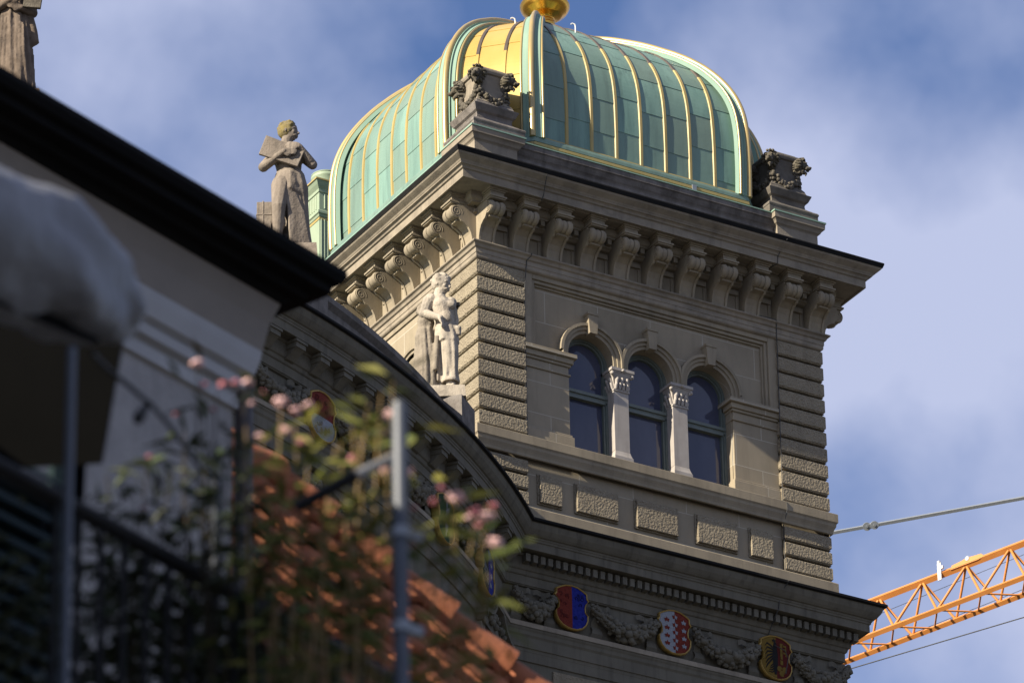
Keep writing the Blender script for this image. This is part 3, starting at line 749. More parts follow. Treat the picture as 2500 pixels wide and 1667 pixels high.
# dentils of the lower storey
mb = MB(); n = 46; x0, x1 = xj+.30, W_+.24
for i in range(n):
    x = x0+(x1-.08-x0)*i/(n-1); mb.box(x, -.33, 44.555, x+.088, -.18, 44.70)
obj('dentil_row', mb, LOWST, lowr)
mb = MB(); mb.box(1.35, -.06, 41.0, W_-.3, -.02, 42.72); obj('rusticated_panel', mb, RUST, lowr)
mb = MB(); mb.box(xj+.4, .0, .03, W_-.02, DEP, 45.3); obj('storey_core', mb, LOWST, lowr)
cable('lightning_cable', [V((5.85, -.68, 45.22)), V((5.80, -.60, 45.1)), V((5.78, -.45, 44.93)), V((5.77, -.44, 44.76)), V((5.75, -.36, 44.65)), V((5.74, -.14, 44.4)), V((5.74, -.11, 44.24)), V((5.95, -.3, 44.05)), V((6.0, -.33, 43.9)), V((5.95, -.3, 43.6))], .008, lowr)
# modillion blocks along the curved cornice
def bowframe(ang, r, z):
    o = V((BC[0]+r*math.cos(ang), BC[1]+r*math.sin(ang), z)); nrm = V((math.cos(ang), math.sin(ang), 0)); tg = V((-math.sin(ang), math.cos(ang), 0))
    return Matrix((tg, -nrm, V((0, 0, 1)))).transposed().to_4x4(), o
def bowM(ang, r, z):
    m3, o = bowframe(ang, r, z); m3.translation = o; return m3
mod = MB()
mod.box(-.12, -.375, .035, .12, -.1, .12); mod.box(-.145, -.40, .12, .145, -.1, .165); mod.box(-.13, -.385, .165, .13, -.1, .19)
mod.prism([(-.1, -.12), (-.16, -.11), (-.22, -.06), (-.30, .0), (-.36, .035), (-.1, .04)], 0, -.105, .105)
modme = mod.mesh('modillion')
fm = None
step = .62/BR
for i in range(26):
    ang = a_end-.33/BR-i*step
    if fm is None: o = fm = obj('modillion', modme, LOWST, wing)
    else: o = fm.copy(); col.objects.link(o); o.parent = wing
    mt = bowM(ang, BR, 44.555)
    o.location = mt.translation-V(wing.location); o.rotation_euler = mt.to_euler()
# attic (blocking course) above the bow and its roof
a_at = a_end-.75/BR
ab = arc(BC, 19.55, a_mid, a_at, 60)
mb = MB(); endp = (ab[-1][0]-.25, 1.2)
apath = ab+[(ab[-1][0]-.05, .6)]
sweep(mb, apath, [(.06, 45.25), (.06, 45.55), (0.02, 45.6), (0, 45.62), (0, 46.28), (.02, 46.3), (.05, 46.33), (.08, 46.36), (.085, 46.46), (0, 46.5), (-1.4, 46.52)])
obj('attic_parapet', mb, DIRTY, wing)
m3, o3 = bowframe(a_at, 19.55, 0); m3.translation = o3
mb = MB(); mb.prism([(.0, 45.28), (.0, 46.42), (.06, 46.42), (.62, 45.45), (.62, 45.28)], 1, -.06, .9); mb.xf(m3); obj('ramped_coping', mb, DIRTY, wing)
mb = MB(); sweep(mb, arc(BC, 19.3, a_mid, a_end, 60), [(0, 45.3), (0, 45.9), (-.5, 46.2), (-3.5, 46.45), (-8, 47.2)]); obj('wing_roof', mb, COPPER, wing)
# window hoods below the curved frieze
def hood(px, py):
    p = None
    d = ray(px, py)
    A = d.x**2+d.y**2; cx, cy = CAM.x-BC[0], CAM.y-BC[1]; B = 2*(cx*d.x+cy*d.y); Cq = cx*cx+cy*cy-(BR+.15)**2
    t = (-B-math.sqrt(B*B-4*A*Cq))/(2*A); p = CAM+d*t
    return math.atan2(p.y-BC[1], p.x-BC[0]), p.z
for px, py in ((770, 1190), (1215, 1530)):
    ang, z = hood(px, py); mt = bowM(ang, BR, z)
    mb = MB()
    out_ = [(-.85, -.1), (-.85, 0), (-.62, .03), (-.40, .12), (-.26, .26), (-.2, .36), (.2, .36), (.26, .26), (.40, .12), (.62, .03), (.85, 0), (.85, -.1)]
    inn = [(x*.93, y-.06) for x, y in out_]
    k = len(out_)
    mb.add([(x, -.22, z_) for x, z_ in out_]+[(x, -.22, z_) for x, z_ in inn]+[(x, 0, z_) for x, z_ in out_]+[(x, 0, z_) for x, z_ in inn],
           [(i, i+1, k+i+1, k+i) for i in range(k-1)]+[(i, i+1, 2*k+i+1, 2*k+i) for i in range(k-1)]+[(k+i, k+i+1, 3*k+i+1, 3*k+i) for i in range(k-1)])
    mb.prism([(x*.9, y-.08) for x, y in out_], 1, -.1, 0)
    for q in range(26): mb.blob((random.uniform(-.5, .5), -.13, random.uniform(-.05, .14)), random.uniform(.04, .075), 1, jit=.4)
    for s_ in (-1, 1):
        sp = [(s_*.72+.10*(1-k_/20)*math.cos(k_*.55), -.14, -.2+.10*(1-k_/20)*math.sin(k_*.55)) for k_ in range(20)]
        mb.tube(sp, .025, 6); mb.box(s_*.72-.12, -.1, -.9, s_*.72+.12, 0, -.25)
    mb.xf(mt)
    obj('window_hood', mb, LOWST, wing)
    wb = MB(); wb.box(-.55, -.015, -2.4, .55, .0, -.18); wb.xf(mt); obj('window', wb, GLASS, wing)

# ------------------------------------------------------------------ shields and garlands
OUT = [(-.30, .44), (-.24, .425), (-.10, .415), (0, .405), (.10, .415), (.22, .43), (.31, .40), (.35, .33), (.36, .25), (.32, .20), (.285, .12), (.28, .03), (.30, -.05), (.345, -.10), (.345, -.18), (.31, -.28), (.24, -.37), (.13, -.435), (0, -.465)]
OUT = [(-.24, .45), (-.10, .44), (.05, .43), (.18, .40), (.27, .35), (.34, .27), (.37, .19), (.31, .12), (.285, .03), (.29, -.06), (.345, -.12), (.35, -.2), (.31, -.31), (.22, -.40), (.10, -.45), (0, -.465)]
OUTL = [(-x, y) for x, y in OUT[::-1]]
OUTFULL = OUT+OUTL[1:]
OUTFULL = [(.0, .44), (.13, .425), (.24, .38), (.33, .33), (.335, .24), (.37, .195), (.31, .12), (.285, .03), (.29, -.06), (.35, -.12), (.345, -.22), (.30, -.32), (.22, -.40), (.10, -.45), (0, -.46), (-.10, -.45), (-.22, -.40), (-.30, -.32), (-.345, -.22), (-.35, -.12), (-.29, -.06), (-.285, .03), (-.31, .12), (-.37, .195), (-.335, .24), (-.33, .33), (-.24, .38), (-.13, .425)]
def clip(poly, f):
    """keep the side where f(p) >= 0"""
    r = []
    for i in range(len(poly)):
        a, b = poly[i], poly[(i+1) % len(poly)]; fa, fb = f(a), f(b)
        if fa >= 0: r.append(a)
        if fa*fb < 0:
            t = fa/(fa-fb); r.append((a[0]+(b[0]-a[0])*t, a[1]+(b[1]-a[1])*t))
    return r
def star(cx, cy, r, rot=0):
    return [(cx+(r if k % 2 == 0 else r*.42)*math.sin(rot+k*math.pi/5), cy+(r if k % 2 == 0 else r*.42)*math.cos(rot+k*math.pi/5)) for k in range(10)]
def bulge(x, z): return -.045*(1-(x/.45)**2*.8)*(1-(z/.6)**2*.3)
def plate(mb, poly, d0=.0, d1=.012):
    """thin plate following the shield's swell"""
    bm_ = bmesh.new()
    vs = [bm_.verts.new((p[0], 0, p[1])) for p in poly]
    f = bm_.faces.new(vs)
    bmesh.ops.triangulate(bm_, faces=[f])
    for _ in range(2): bmesh.ops.subdivide_edges(bm_, edges=[e for e in bm_.edges if e.calc_length() > .12], cuts=1)
    bmesh.ops.triangulate(bm_, faces=bm_.faces)
    bm_.verts.index_update()
    mb.add([(v.co.x, bulge(v.co.x, v.co.z)-d1, v.co.z) for v in bm_.verts], [[v.index for v in q.verts] for q in bm_.faces], .5, False)
    n = len(poly)
    mb.add([(p[0], bulge(*p)-d1, p[1]) for p in poly]+[(p[0], bulge(*p)-d0, p[1]) for p in poly], [(i, (i+1) % n, n+(i+1) % n, n+i) for i in range(n)], .5)
    bm_.free()
def strip(pts, w):
    """polyline turned into a ribbon polygon"""
    L_, R_ = [], []
    for i, p in enumerate(pts):
        a, b = pts[max(0, i-1)], pts[min(len(pts)-1, i+1)]; dx, dy = b[0]-a[0], b[1]-a[1]; l = math.hypot(dx, dy) or 1
        ww = w[i] if isinstance(w, (list, tuple)) else w
        L_.append((p[0]-dy/l*ww, p[1]+dx/l*ww)); R_.append((p[0]+dy/l*ww, p[1]-dx/l*ww))
    return L_+R_[::-1]
INNER = [(x*.925, z*.935) for x, z in OUTFULL]
def shield(mt, label, fields, charges):
    o = thing('heraldic_shield', mt.translation, label, 'shield', 'painted shields on the frieze')
    fr = MB(); n = len(OUTFULL); fr_r = MB()
    ring = [([(x*.9, z*.9) for x, z in OUTFULL], 0, 1), (OUTFULL, -.015, 0), (OUTFULL, .035, 0), ([(x*.965, z*.97) for x, z in OUTFULL], .055, 0), (INNER, .045, 0), (INNER, .02, 0)]
    vs = []
    for poly, d, back in ring: vs += [(x, (bulge(x, z)-d) if not back else .08, z) for x, z in poly]
    fr.add(vs, [(k*n+i, k*n+(i+1) % n, (k+1)*n+(i+1) % n, (k+1)*n+i) for k in range(len(ring)-1) for i in range(n)], .5)
    fr.xf(mt); obj('shield_frame', fr, SGOLD, o)
    for f, m_ in fields:
        mb = MB(); poly = INNER
        for g in f: poly = clip(poly, g)
        plate(mb, poly, 0, .03); mb.xf(mt); obj('shield_field', mb, m_, o)
    for polys, m_, nm in charges:
        mb = MB()
        for p in polys: plate(mb, p, .03, .037)
        mb.xf(mt); obj(nm, mb, m_, o)
    return o
def scrolls(n, x0, x1, z0, z1):
    r = []
    for _ in range(n):
        cx, cz = random.uniform(x0, x1), random.uniform(z0, z1); a0 = random.uniform(0, 6.28); s_ = random.choice((-1, 1))
        r.append(strip([(cx+(.045-.0035*k)*math.cos(a0+s_*k*.55), cz+(.045-.0035*k)*math.sin(a0+s_*k*.55)) for k in range(10)], .0075))
    return r
DKRED = pmat('dark_red_enamel', (0.072, 0.009, 0.0072), (0.09, 0.012, 0.009), .75, 20, spec=.12)
DKBLUE = pmat('dark_blue_enamel', (.005, .007, .07), (.006, .008, .09), .75, 20, spec=.12)
left_ = lambda p: -p[0]
right_ = lambda p: p[0]
def frontM(x, z): m = Matrix.Identity(4); m.translation = V((x-.045, -.105, z-.02)); return m @ Matrix.Scale(.95, 4)
# tower front, left to right
shield(frontM(1.735, 43.985), 'gold framed shield, left half plain red and right half plain blue', [((left_,), RED), ((right_,), BLUE)],
       [(scrolls(9, -.24, -.06, -.25, .28), DKRED, 'red_scrollwork'), (scrolls(9, .06, .24, -.25, .28), DKBLUE, 'blue_scrollwork')])
st_red = [star(-.17, z, .058) for z in (.22, .06, -.10, -.25)]
st_wht = [star(.19, z, .058) for z in (.22, .06, -.10, -.25)]
mid = [star(0, z, .062) for z in (.30, .14, -.01, -.17, -.32)]
midL = [clip(s_, left_) for s_ in mid]; midR = [clip(s_, right_) for s_ in mid]
shield(frontM(3.815, 43.985), 'gold framed shield, white left and red right, covered with stars', [((left_,), SILV), ((right_,), RED)],
       [(st_red+midL, RED, 'red_star'), (st_wht+midR, SILV, 'white_star')])
eagle = [strip([(-.02, .30), (-.03, .2), (-.03, .05), (-.03, -.15), (-.03, -.35)], [.025, .04, .055, .05, .02])]
for k in range(6):
    eagle.append(strip([(-.05, .16-.03*k), (-.12, .22-.06*k), (-.19, .26-.085*k), (-.235, .20-.09*k)], [.012, .016, .014, .004]))
for k in range(4): eagle.append(strip([(-.05, -.12-.05*k), (-.10, -.17-.05*k), (-.15-.01*k, -.22-.03*k)], [.012, .012, .003]))
eagle.append(star(-.045, .33, .045))
key = [[(.085, .30), (.135, .30), (.135, -.02), (.085, -.02)], [(.135, .30), (.16, .30), (.16, .28), (.135, .28)]]
for k in range(3): key.append([(.15, .24-.07*k), (.225, .24-.07*k), (.225, .275-.07*k), (.15, .275-.07*k)]); key.append([(.205, .195-.07*k), (.225, .195-.07*k), (.225, .235-.07*k), (.205, .235-.07*k)])
key.append([(.08, -.04), (.14, -.04), (.14, -.13), (.08, -.13)])
for k in range(3):
    cx, cz = (.06, -.22) if k == 0 else (.17, -.22) if k == 1 else (.11, -.31)
    key.append(strip([(cx+.045*math.cos(q*.63), cz+.045*math.sin(q*.63)) for q in range(10)], .013))
shield(frontM(5.90, 43.965), 'gold framed shield with black half eagle on gold and a gold key on red', [((left_,), YELE), ((right_,), DKRED)],
       [(eagle, BLACKE, 'black_eagle'), (key, YELE, 'gold_key')])
def bow_at(px, py, r=BR+.13):
    d = ray(px, py)
    A = d.x**2+d.y**2; cx, cy = CAM.x-BC[0], CAM.y-BC[1]; B = 2*(cx*d.x+cy*d.y); Cq = cx*cx+cy*cy-r*r
    t = (-B-math.sqrt(B*B-4*A*Cq))/(2*A); p = CAM+d*t
    ang = math.atan2(p.y-BC[1], p.x-BC[0]); return ang, bowM(ang, r, p.z)
angs = []
# blue and black with three stars (next to the tower)
ang, mt = bow_at(1183, 1393); angs.append((ang, mt.translation.z))
waves = [strip([(-.24+.03*k, .12-.09*j-.03*k+.015*math.sin(k*1.6)) for k in range(8)], .008) for j in range(3)]
shield(mt, 'narrow gold framed shield, black beside blue with three white stars, next to the tower', [((left_,), BLACKE), ((right_,), BLUE)],
       [([star(.14, .14, .06), star(.14, -.06, .06), star(.10, -.24, .06)], SILV, 'white_star'), (waves, SILV, 'wave_line')])
ang, mt = bow_at(1080, 1267); angs.append((ang, mt.translation.z))
fasc = [strip([(-.03, -.33), (.0, -.1), (.02, .1), (.03, .32)], .012)]+[strip([(-.05+.02*k, -.24), (-.02+.02*k, .0), (.0+.02*k, .16)], .008) for k in range(5)]
fasc += [[(.03, .18), (.12, .25), (.13, .13), (.04, .12)], [(-.05, -.1), (.07, -.07), (.07, -.04), (-.05, -.07)], [(-.04, .04), (.08, .07), (.08, .10), (-.04, .07)]]
shield(mt, 'gold framed dark green shield bearing a white bundle of rods with an axe', [((), GREENE)], [(fasc, SILV, 'rod_bundle')])
ang, mt = bow_at(944, 1142); angs.append((ang, mt.translation.z))
ram = [strip([(-.12, .02), (0, .08), (.12, .10)], [.05, .07, .06]), strip([(-.1, 0), (-.12, -.15), (-.15, -.25)], [.03, .02, .015]), strip([(.08, .05), (.1, -.12), (.08, -.26)], [.03, .02, .015]), strip([(.12, .12), (.17, .22), (.2, .28)], [.04, .04, .03]), strip([(0, .04), (-.02, -.12), (.0, -.28)], [.03, .02, .012])]
shield(mt, 'gold framed golden yellow shield with a dark beast, half behind the blue pole', [((), YELE)], [(ram, DKBLUE, 'dark_beast')])
ang, mt = bow_at(781, 1019); angs.append((ang, mt.translation.z))
shield(mt, 'gold framed shield, red above silver, highest on the curved wall', [((lambda p: p[1]+.03,), RED), ((lambda p: -.03-p[1],), SILV)], [(scrolls(10, -.2, .2, .1, .3), DKRED, 'red_scrollwork'), (scrolls(10, -.2, .2, -.35, -.1), STAT, 'silver_scrollwork')])
dang = sum(angs[i][0]-angs[i+1][0] for i in range(3))/3
ang_l = angs[-1][0]-dang
# garlands: fruit and leaf swags with ribbons
def garland(mt, half, sag=.22, r=.12):
    mb = MB()
    def c(t): return V((t*half, -.10-.05*(1-t*t), .16-sag*(1-t*t)*1.55))
    n = 30
    for i in range(n+1):
        t = -1+2*i/n; p = c(t); rr = r*(.62+.55*(1-abs(t)**1.6))
        for q in range(4):
            a = random.uniform(-2.2, 2.2); off = V((0, -math.cos(a)*rr*.75, math.sin(a)*rr))
            s_ = random.uniform(.032, .072)*(1.15-.35*abs(t))
            mb.blob(p+off+V((random.uniform(-.03, .03), 0, 0)), s_, 1, (1, .9, 1), .25)
        if abs(t) > .55:                                   # long leaves at the ends
            for q in range(3):
                a = random.uniform(-1.6, 1.6); p2 = c(max(-1, min(1, t*1.16))); o_ = V((0, -math.cos(a)*rr*.9, math.sin(a)*rr))
                mb.tube([p2+o_*.7, (p+p2)/2+o_*1.1, p+o_], [.012, .026, .008], 5)
    mb.tube([c(-1+2*i/16) for i in range(17)], [r*(.5+.5*(1-abs(-1+2*i/16))) for i in range(17)], 8)
    for s_ in (-1, 1):                                     # fluttering ribbons above and below
        base = V((s_*half*.92, -.06, .20))
        for k, (dx, dz) in enumerate(((-.34, .02), (-.22, -.08))):
            pts = [(base+V((s_*dx*q/6, -.02-.03*math.sin(q*1.9), dz*q/6+.03*math.sin(q*1.5)))) for q in range(7)]
            for q in range(6):
                a, b = pts[q], pts[q+1]; mb.add([a+V((0, 0, -.045)), b+V((0, 0, -.05)), b+V((0, 0, .05)), a+V((0, 0, .045))], [(0, 1, 2, 3)], .5)
        pts = [V((s_*(half*.86+.02*math.sin(q*1.4)), -.05-.03*math.cos(q*1.7), .02-.075*q)) for q in range(6)]
        for q in range(5):
            a, b = pts[q], pts[q+1]; wq = .05+.014*q
            mb.add([a+V((-wq, 0, 0)), b+V((-wq-.014, 0, 0)), b+V((wq+.014, 0, 0)), a+V((wq, 0, 0))], [(0, 1, 2, 3)], .5)
    mb.xf(mt); return mb
def gm(x, z): m = Matrix.Identity(4); m.translation = V((x, -.03, z)); return m
for xa, xb in ((2.12, 3.43), (4.20, 5.52), (6.27, 7.40)):
    obj('garland', garland(gm((xa+xb)/2, 43.88), (xb-xa)/2), LOWST, lowr)
obj('garland', garland(gm((.63+1.35)/2-.05, 43.88), .40), LOWST, lowr)
obj('garland', garland(Matrix.Translation(V((W_+.03, .66, 43.88))) @ Matrix.Rotation(math.pi/2, 4, 'Z'), .6), LOWST, lowr)
for i in range(4):
    a0 = angs[i][0]; a1 = angs[i+1][0] if i < 3 else ang_l
    obj('garland', garland(bowM((a0+a1)/2, BR, 43.88), abs(a0-a1)*BR/2-.36), LOWST, wing)
obj('garland', garland(bowM(ang_l-dang*.5, BR, 43.88), dang*BR/2-.36), LOWST, wing)

# ------------------------------------------------------------------ lion pedestals on the parapet corners
def lion_pedestal(cx, cy, mat_base, mat_body, mat_carve, label):
    z = 53.10
    o = thing('lion_pedestal', (cx, cy, z), label, 'pedestal', 'lion pedestals on the tower parapet')
    mb = MB()
    def ring(h): return [(cx-h, cy-h), (cx+h, cy-h), (cx+h, cy+h), (cx-h, cy+h)]
    sweep(mb, ring(.1), [(q_[0]-.1, q_[1]) for q_ in [(.53, z), (.53, z+.14), (.54, z+.15), (.545, z+.18), (.53, z+.21), (.50, z+.22), (.47, z+.24), (.45, z+.27)]], True)
    obj('plinth', mb, mat_base, o)
    mb = MB()
    sweep(mb, ring(.1), [(q_[0]-.1, q_[1]) for q_ in [(.45, z+.27), (.41, z+.30), (.365, z+.34), (.36, z+.40), (.365, z+.42), (.37, z+.44), (.39, z+.455), (.41, z+.47), (.455, z+.57), (.46, z+.59), (.40, z+.62), (.37, z+.70)]], True)
    obj('cap_moulding', mb, mat_base, o)
    mb = MB()
    body = [(.375, z+.70), (.335, z+.76), (.30, z+.85), (.275, z+.97), (.265, z+1.12), (.265, z+1.26), (.275, z+1.30), (.275, z+1.335), (.31, z+1.35), (.325, z+1.39), (.325, z+1.42), (.31, z+1.45), (.27, z+1.46), (.26, z+1.49), (.24, z+1.50), (0, z+1.50)]
    sweep(mb, ring(.1), [(q_[0]-.1, q_[1]) for q_ in body], True); obj('altar_block', mb, mat_body, o)
    # lion heads on the four corners
    for sx, sy in ((-1, -1), (1, -1), (-1, 1), (1, 1)):
        h = MB(); 
        # local frame: forward +x
        h.blob((.0, 0, 0), .155, 2, (.85, 1.0, 1.1), .25)
        for q in range(34):                               # mane tufts
            a = q/34*2*math.pi*3; rr = .12+.03*(q % 3); x_ = -.05+.045*(q % 3)
            p0 = V((x_+.05, rr*.75*math.cos(a), .02+rr*.8*math.sin(a))); p1 = V((x_-.03, rr*1.12*math.cos(a), .02+rr*1.12*math.sin(a)-.04))
            h.tube([p0, (p0+p1)/2+V((.03, 0, .01)), p1], [.03, .032, .012], 5)
        h.blob((.10, 0, .02), .105, 2, (1, .95, .95))                      # skull
        h.blob((.20, 0, -.02), .075, 2, (1.25, .85, .7))                   # muzzle
        h.blob((.27, 0, .005), .03, 1, (1, 1.3, .8))                       # nose
        for s_ in (-1, 1):
            h.blob((.16, s_*.06, .075), .03, 1, (1.2, 1, .7)); h.blob((.02, s_*.11, .12), .035, 1)      # brow, ear
            h.blob((.21, s_*.045, -.045), .042, 1)                         # lips
        h.tube([(.08, 0, -.10), (.16, 0, -.125), (.225, 0, -.145)], [.06, .05, .025], 7)    # open jaw
        h.tube([(.21, 0, -.14), (.215, 0, -.2)], [.028, .01], 6)           # beard
        h.tube([(.0, 0, -.08), (-.03, 0, -.22), (-.09, 0, -.32)], [.10, .075, .03], 7)
        ang = math.atan2(sy, sx)
        h.xf(Matrix.Translation(V((cx+sx*.30, cy+sy*.30, z+1.27))) @ Matrix.Rotation(ang, 4, 'Z') @ Matrix.Rotation(.30, 4, 'Y') @ Matrix.Scale(.88, 4))
        obj('lion_head', h, mat_carve, o)
    for k, (dx, dy) in enumerate(((0, -1), (-1, 0), (1, 0), (0, 1))):      # swags of fruit
        s_ = MB()
        for i in range(15):
            t = -1+2*i/14
            for q in range(3):
                p = V((t*.27, -.30-.03*random.random()-.05*(1-t*t), .98-.24*(1-t*t)+random.uniform(-.05, .05)))
                s_.blob(p, random.uniform(.032, .06), 1, jit=.3)
        for sx in (-1, 1):
            for q in range(4): s_.blob((sx*.28+random.uniform(-.03, .03), -.33, .92-.08*q), .045-.006*q, 1, jit=.3)
        s_.xf(Matrix.Translation(V((cx, cy, z))) @ Matrix.Rotation({(0, -1): 0, (-1, 0): -math.pi/2, (1, 0): math.pi/2, (0, 1): math.pi}[(dx, dy)], 4, 'Z'))
        obj('fruit_swag', s_, mat_carve, o)
    return o
lion_pedestal(.50, .50, DIRTY, CORN, BLACKST, 'carved stone pedestal with lion heads on the near parapet corner before the glint-coloured sheets')
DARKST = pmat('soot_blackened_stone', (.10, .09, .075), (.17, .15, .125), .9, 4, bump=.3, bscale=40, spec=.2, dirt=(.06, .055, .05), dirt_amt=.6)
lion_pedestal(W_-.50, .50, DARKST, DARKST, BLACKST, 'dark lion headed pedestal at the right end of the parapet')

# ------------------------------------------------------------------ statues
def solid(mb, voxel, smooth_it=6):
    """melt overlapping shapes into one continuous skin"""
    me = mb.mesh('tmp'); o = bpy.data.objects.new('tmp', me); col.objects.link(o)
    r = o.modifiers.new('r', 'REMESH'); r.mode = 'VOXEL'; r.voxel_size = voxel; r.use_smooth_shade = True
    s_ = o.modifiers.new('s', 'SMOOTH'); s_.iterations = smooth_it; s_.factor = .5
    dg = bpy.context.evaluated_depsgraph_get(); me2 = bpy.data.meshes.new_from_object(o.evaluated_get(dg))
    bpy.data.objects.remove(o); me2.name = 'body'
    return me2
def limb(mb, pts, rad, n=12):
    """tapered limb with smooth joints"""
    P_ = []; R_ = []
    for i in range(len(pts)-1):
        for q in range(5):
            t = q/5; P_.append(V(pts[i]).lerp(V(pts[i+1]), t)); R_.append(rad[i]+(rad[i+1]-rad[i])*t)
    P_.append(V(pts[-1])); R_.append(rad[-1]); mb.tube(P_, R_, n)
    for p, r in zip(pts, rad): mb.blob(p, r*.99, 2)
def head(mb, c, r, yaw, tilt=0, moust=True):
    """c: centre of the skull; yaw: direction of the gaze in the a-b plane (0 = image right)"""
    k0 = len(mb.v)
    mb.blob((0, 0, .02), r, 2, (1.05, .82, 1.08)); mb.blob((.28*r, 0, -.42*r), r*.72, 2, (1, .86, .95))
    mb.blob((.52*r, 0, -.86*r), r*.30, 2, (1, 1.1, .8))                                   # chin
    mb.tube([(.86*r, 0, .12*r), (1.0*r, 0, -.12*r), (1.16*r, 0, -.33*r), (1.0*r, 0, -.40*r)], [.10*r, .13*r, .17*r, .10*r], 8)   # nose
    for s_ in (-1, 1):
        mb.blob((.80*r, s_*.33*r, .20*r), .2*r, 2, (.9, 1.5, .55))                          # brow
        mb.blob((.80*r, s_*.33*r, -.02*r), .12*r, 1, (.8, 1.3, .8))                        # eye
        mb.blob((.70*r, s_*.42*r, -.28*r), .22*r, 1)                                       # cheek
        mb.blob((-.05*r, s_*.84*r, -.12*r), .22*r, 2, (.7, .35, 1.2))                      # ear
    mb.blob((.93*r, 0, -.62*r), .16*r, 1, (.8, 1.7, .5)); mb.blob((.92*r, 0, -.74*r), .14*r, 1, (.8, 1.4, .5))   # lips
    if moust:
        for s_ in (-1, 1): mb.tube([(.99*r, 0, -.5*r), (.95*r, s_*.25*r, -.57*r), (.8*r, s_*.45*r, -.7*r)], [.1*r, .1*r, .04*r], 6)
    mb.xf(Matrix.Translation(V(c)) @ Matrix.Rotation(yaw, 4, 'Z') @ Matrix.Rotation(tilt, 4, 'Y'), k0)
def hair(mb, c, r, yaw, tilt=0, curl=.25):
    k0 = len(mb.v)
    mb.blob((-.12*r, 0, .20*r), r*1.04, 3, (1.0, .88, 1.0), .06)
    for q in range(46):
        a = random.uniform(0, 6.28); e_ = random.uniform(.1, 1.5)
        p = V((math.cos(a)*math.cos(e_)*1.0-.1, math.sin(a)*math.cos(e_)*.86, math.sin(e_)*1.0+.2))*r
        if p.x > .55*r and p.z < .7*r: continue
        mb.blob(p, r*random.uniform(.16, .26)*(1+curl*.3), 1, jit=.3)
    for s_ in (-1, 1): mb.blob((-.25*r, s_*.72*r, -.2*r), .22*r, 1)
    mb.xf(Matrix.Translation(V(c)) @ Matrix.Rotation(yaw, 4, 'Z') @ Matrix.Rotation(tilt, 4, 'Y'), k0)
def hand(mb, wrist, d, up, r=.05, curl=.35, thumb=1):
    """palm and five fingers pointing along d, back of the hand along up"""
    d = V(d).normalized(); up = V(up); up = (up-d*up.dot(d)).normalized(); s_ = d.cross(up)
    w_ = V(wrist)
    for k in range(-2, 3): mb.tube([w_+s_*k*.012*r/.05, w_+d*.06+s_*k*.02*r/.05, w_+d*.12+s_*k*.023*r/.05], [.026, .028, .022], 7)
    for k, ln in enumerate((.095, .115, .12, .10)):
        b = w_+d*.115+s_*(k-1.5)*.031
        mb.tube([b, b+d*ln*.45+up*.006, b+d*ln*.8-up*ln*curl*.35, b+d*ln-up*ln*curl], [.0165, .0165, .015, .012], 7)
    b = w_+d*.035+s_*thumb*.045
    mb.tube([b, b+d*.04+s_*thumb*.03, b+d*.09+s_*thumb*.032-up*.012], [.02, .018, .014], 7)
def drape(mb, rings, folds=9, amp=.03, n=54, seed=0, open_=None):
    """cloth sleeve lofted through rings (centre, ra, rb) with folds deepening downwards"""
    vs = []
    for i, (c, ra, rb) in enumerate(rings):
        f = i/(len(rings)-1); tw = .5*math.sin(f*2.2+seed)
        for k in range(n):
            a = 2*math.pi*k/n
            q = 1+amp*(.25+f)*(math.sin(folds*a+tw*2+seed)+.6*math.sin(folds*1.7*a+1.3*seed+f*3))/max(ra, rb)*.55
            vs.append((c[0]+ra*q*math.cos(a), c[1]+rb*q*math.sin(a), c[2]))
    mb.add(vs, [(i*n+k, i*n+(k+1) % n, (i+1)*n+(k+1) % n, (i+1)*n+k) for i in range(len(rings)-1) for k in range(n)], .5, True)
    mb.add(vs[:n]+vs[-n:], [tuple(range(n)), tuple(range(n, 2*n))], .5)
def statM(base):
    return Matrix(((r0.x, -math.sin(AL), 0, base.x), (r0.y, -math.cos(AL), 0, base.y), (0, 0, 1, base.z), (0, 0, 0, 1)))   # local: x image-right, y to the viewer, z up
def fin(me, mt): me.transform(mt); return me
def densify(rings, k=6):
    out = []
    for i in range(len(rings)-1):
        for q in range(k):
            t = q/k; a, b = rings[i], rings[i+1]
            out.append((V(a[0]).lerp(V(b[0]), t), a[1]+(b[1]-a[1])*t, a[2]+(b[2]-a[2])*t))
    out.append((V(rings[-1][0]), rings[-1][1], rings[-1][2])); return out
# --- man holding a drawing board
base = on(703, 606, 2, 46.72)-V((0, 0, .17))
s1 = thing('stone_statue', base, 'grey statue of a bare chested man hugging a flat board above the black eave', 'statue', 'roof statues')
mt = statM(base); mb = MB()
hc = (0.0, .02, 2.33)
limb(mb, [(.02, 0, 1.30), (.02, .0, 1.55), (.0, 0, 1.82), (-.02, 0, 1.96)], [.21, .19, .235, .17])
for s_, x_ in ((-1, -.13), (1, .15)): mb.blob((x_, .09, 1.80), .14, 2, (1, .8, .9)); mb.blob((x_*1.35, 0, 1.90), .12, 2)
limb(mb, [(-.03, 0, 1.95), (-.02, .02, 2.18)], [.10, .095]); head(mb, hc, .155, .22, .0)
limb(mb, [(-.21, .0, 1.90), (-.40, .12, 1.62), (-.05, .33, 1.79)], [.105, .085, .05]); hand(mb, (-.07, .33, 1.785), (1, .02, .0), (0, 1, 0), thumb=-1, curl=.1)
limb(mb, [(.24, 0, 1.90), (.40, .10, 1.66), (.20, .28, 1.90)], [.105, .085, .05]); hand(mb, (.20, .31, 1.90), (-1, .05, .12), (0, 1, .1), thumb=1, curl=.3)
limb(mb, [(-.10, .08, 1.30), (-.14, .25, .80), (-.17, .12, .12)], [.175, .115, .07]); limb(mb, [(-.13, .12, .10), (-.10, .32, .05)], [.07, .05])
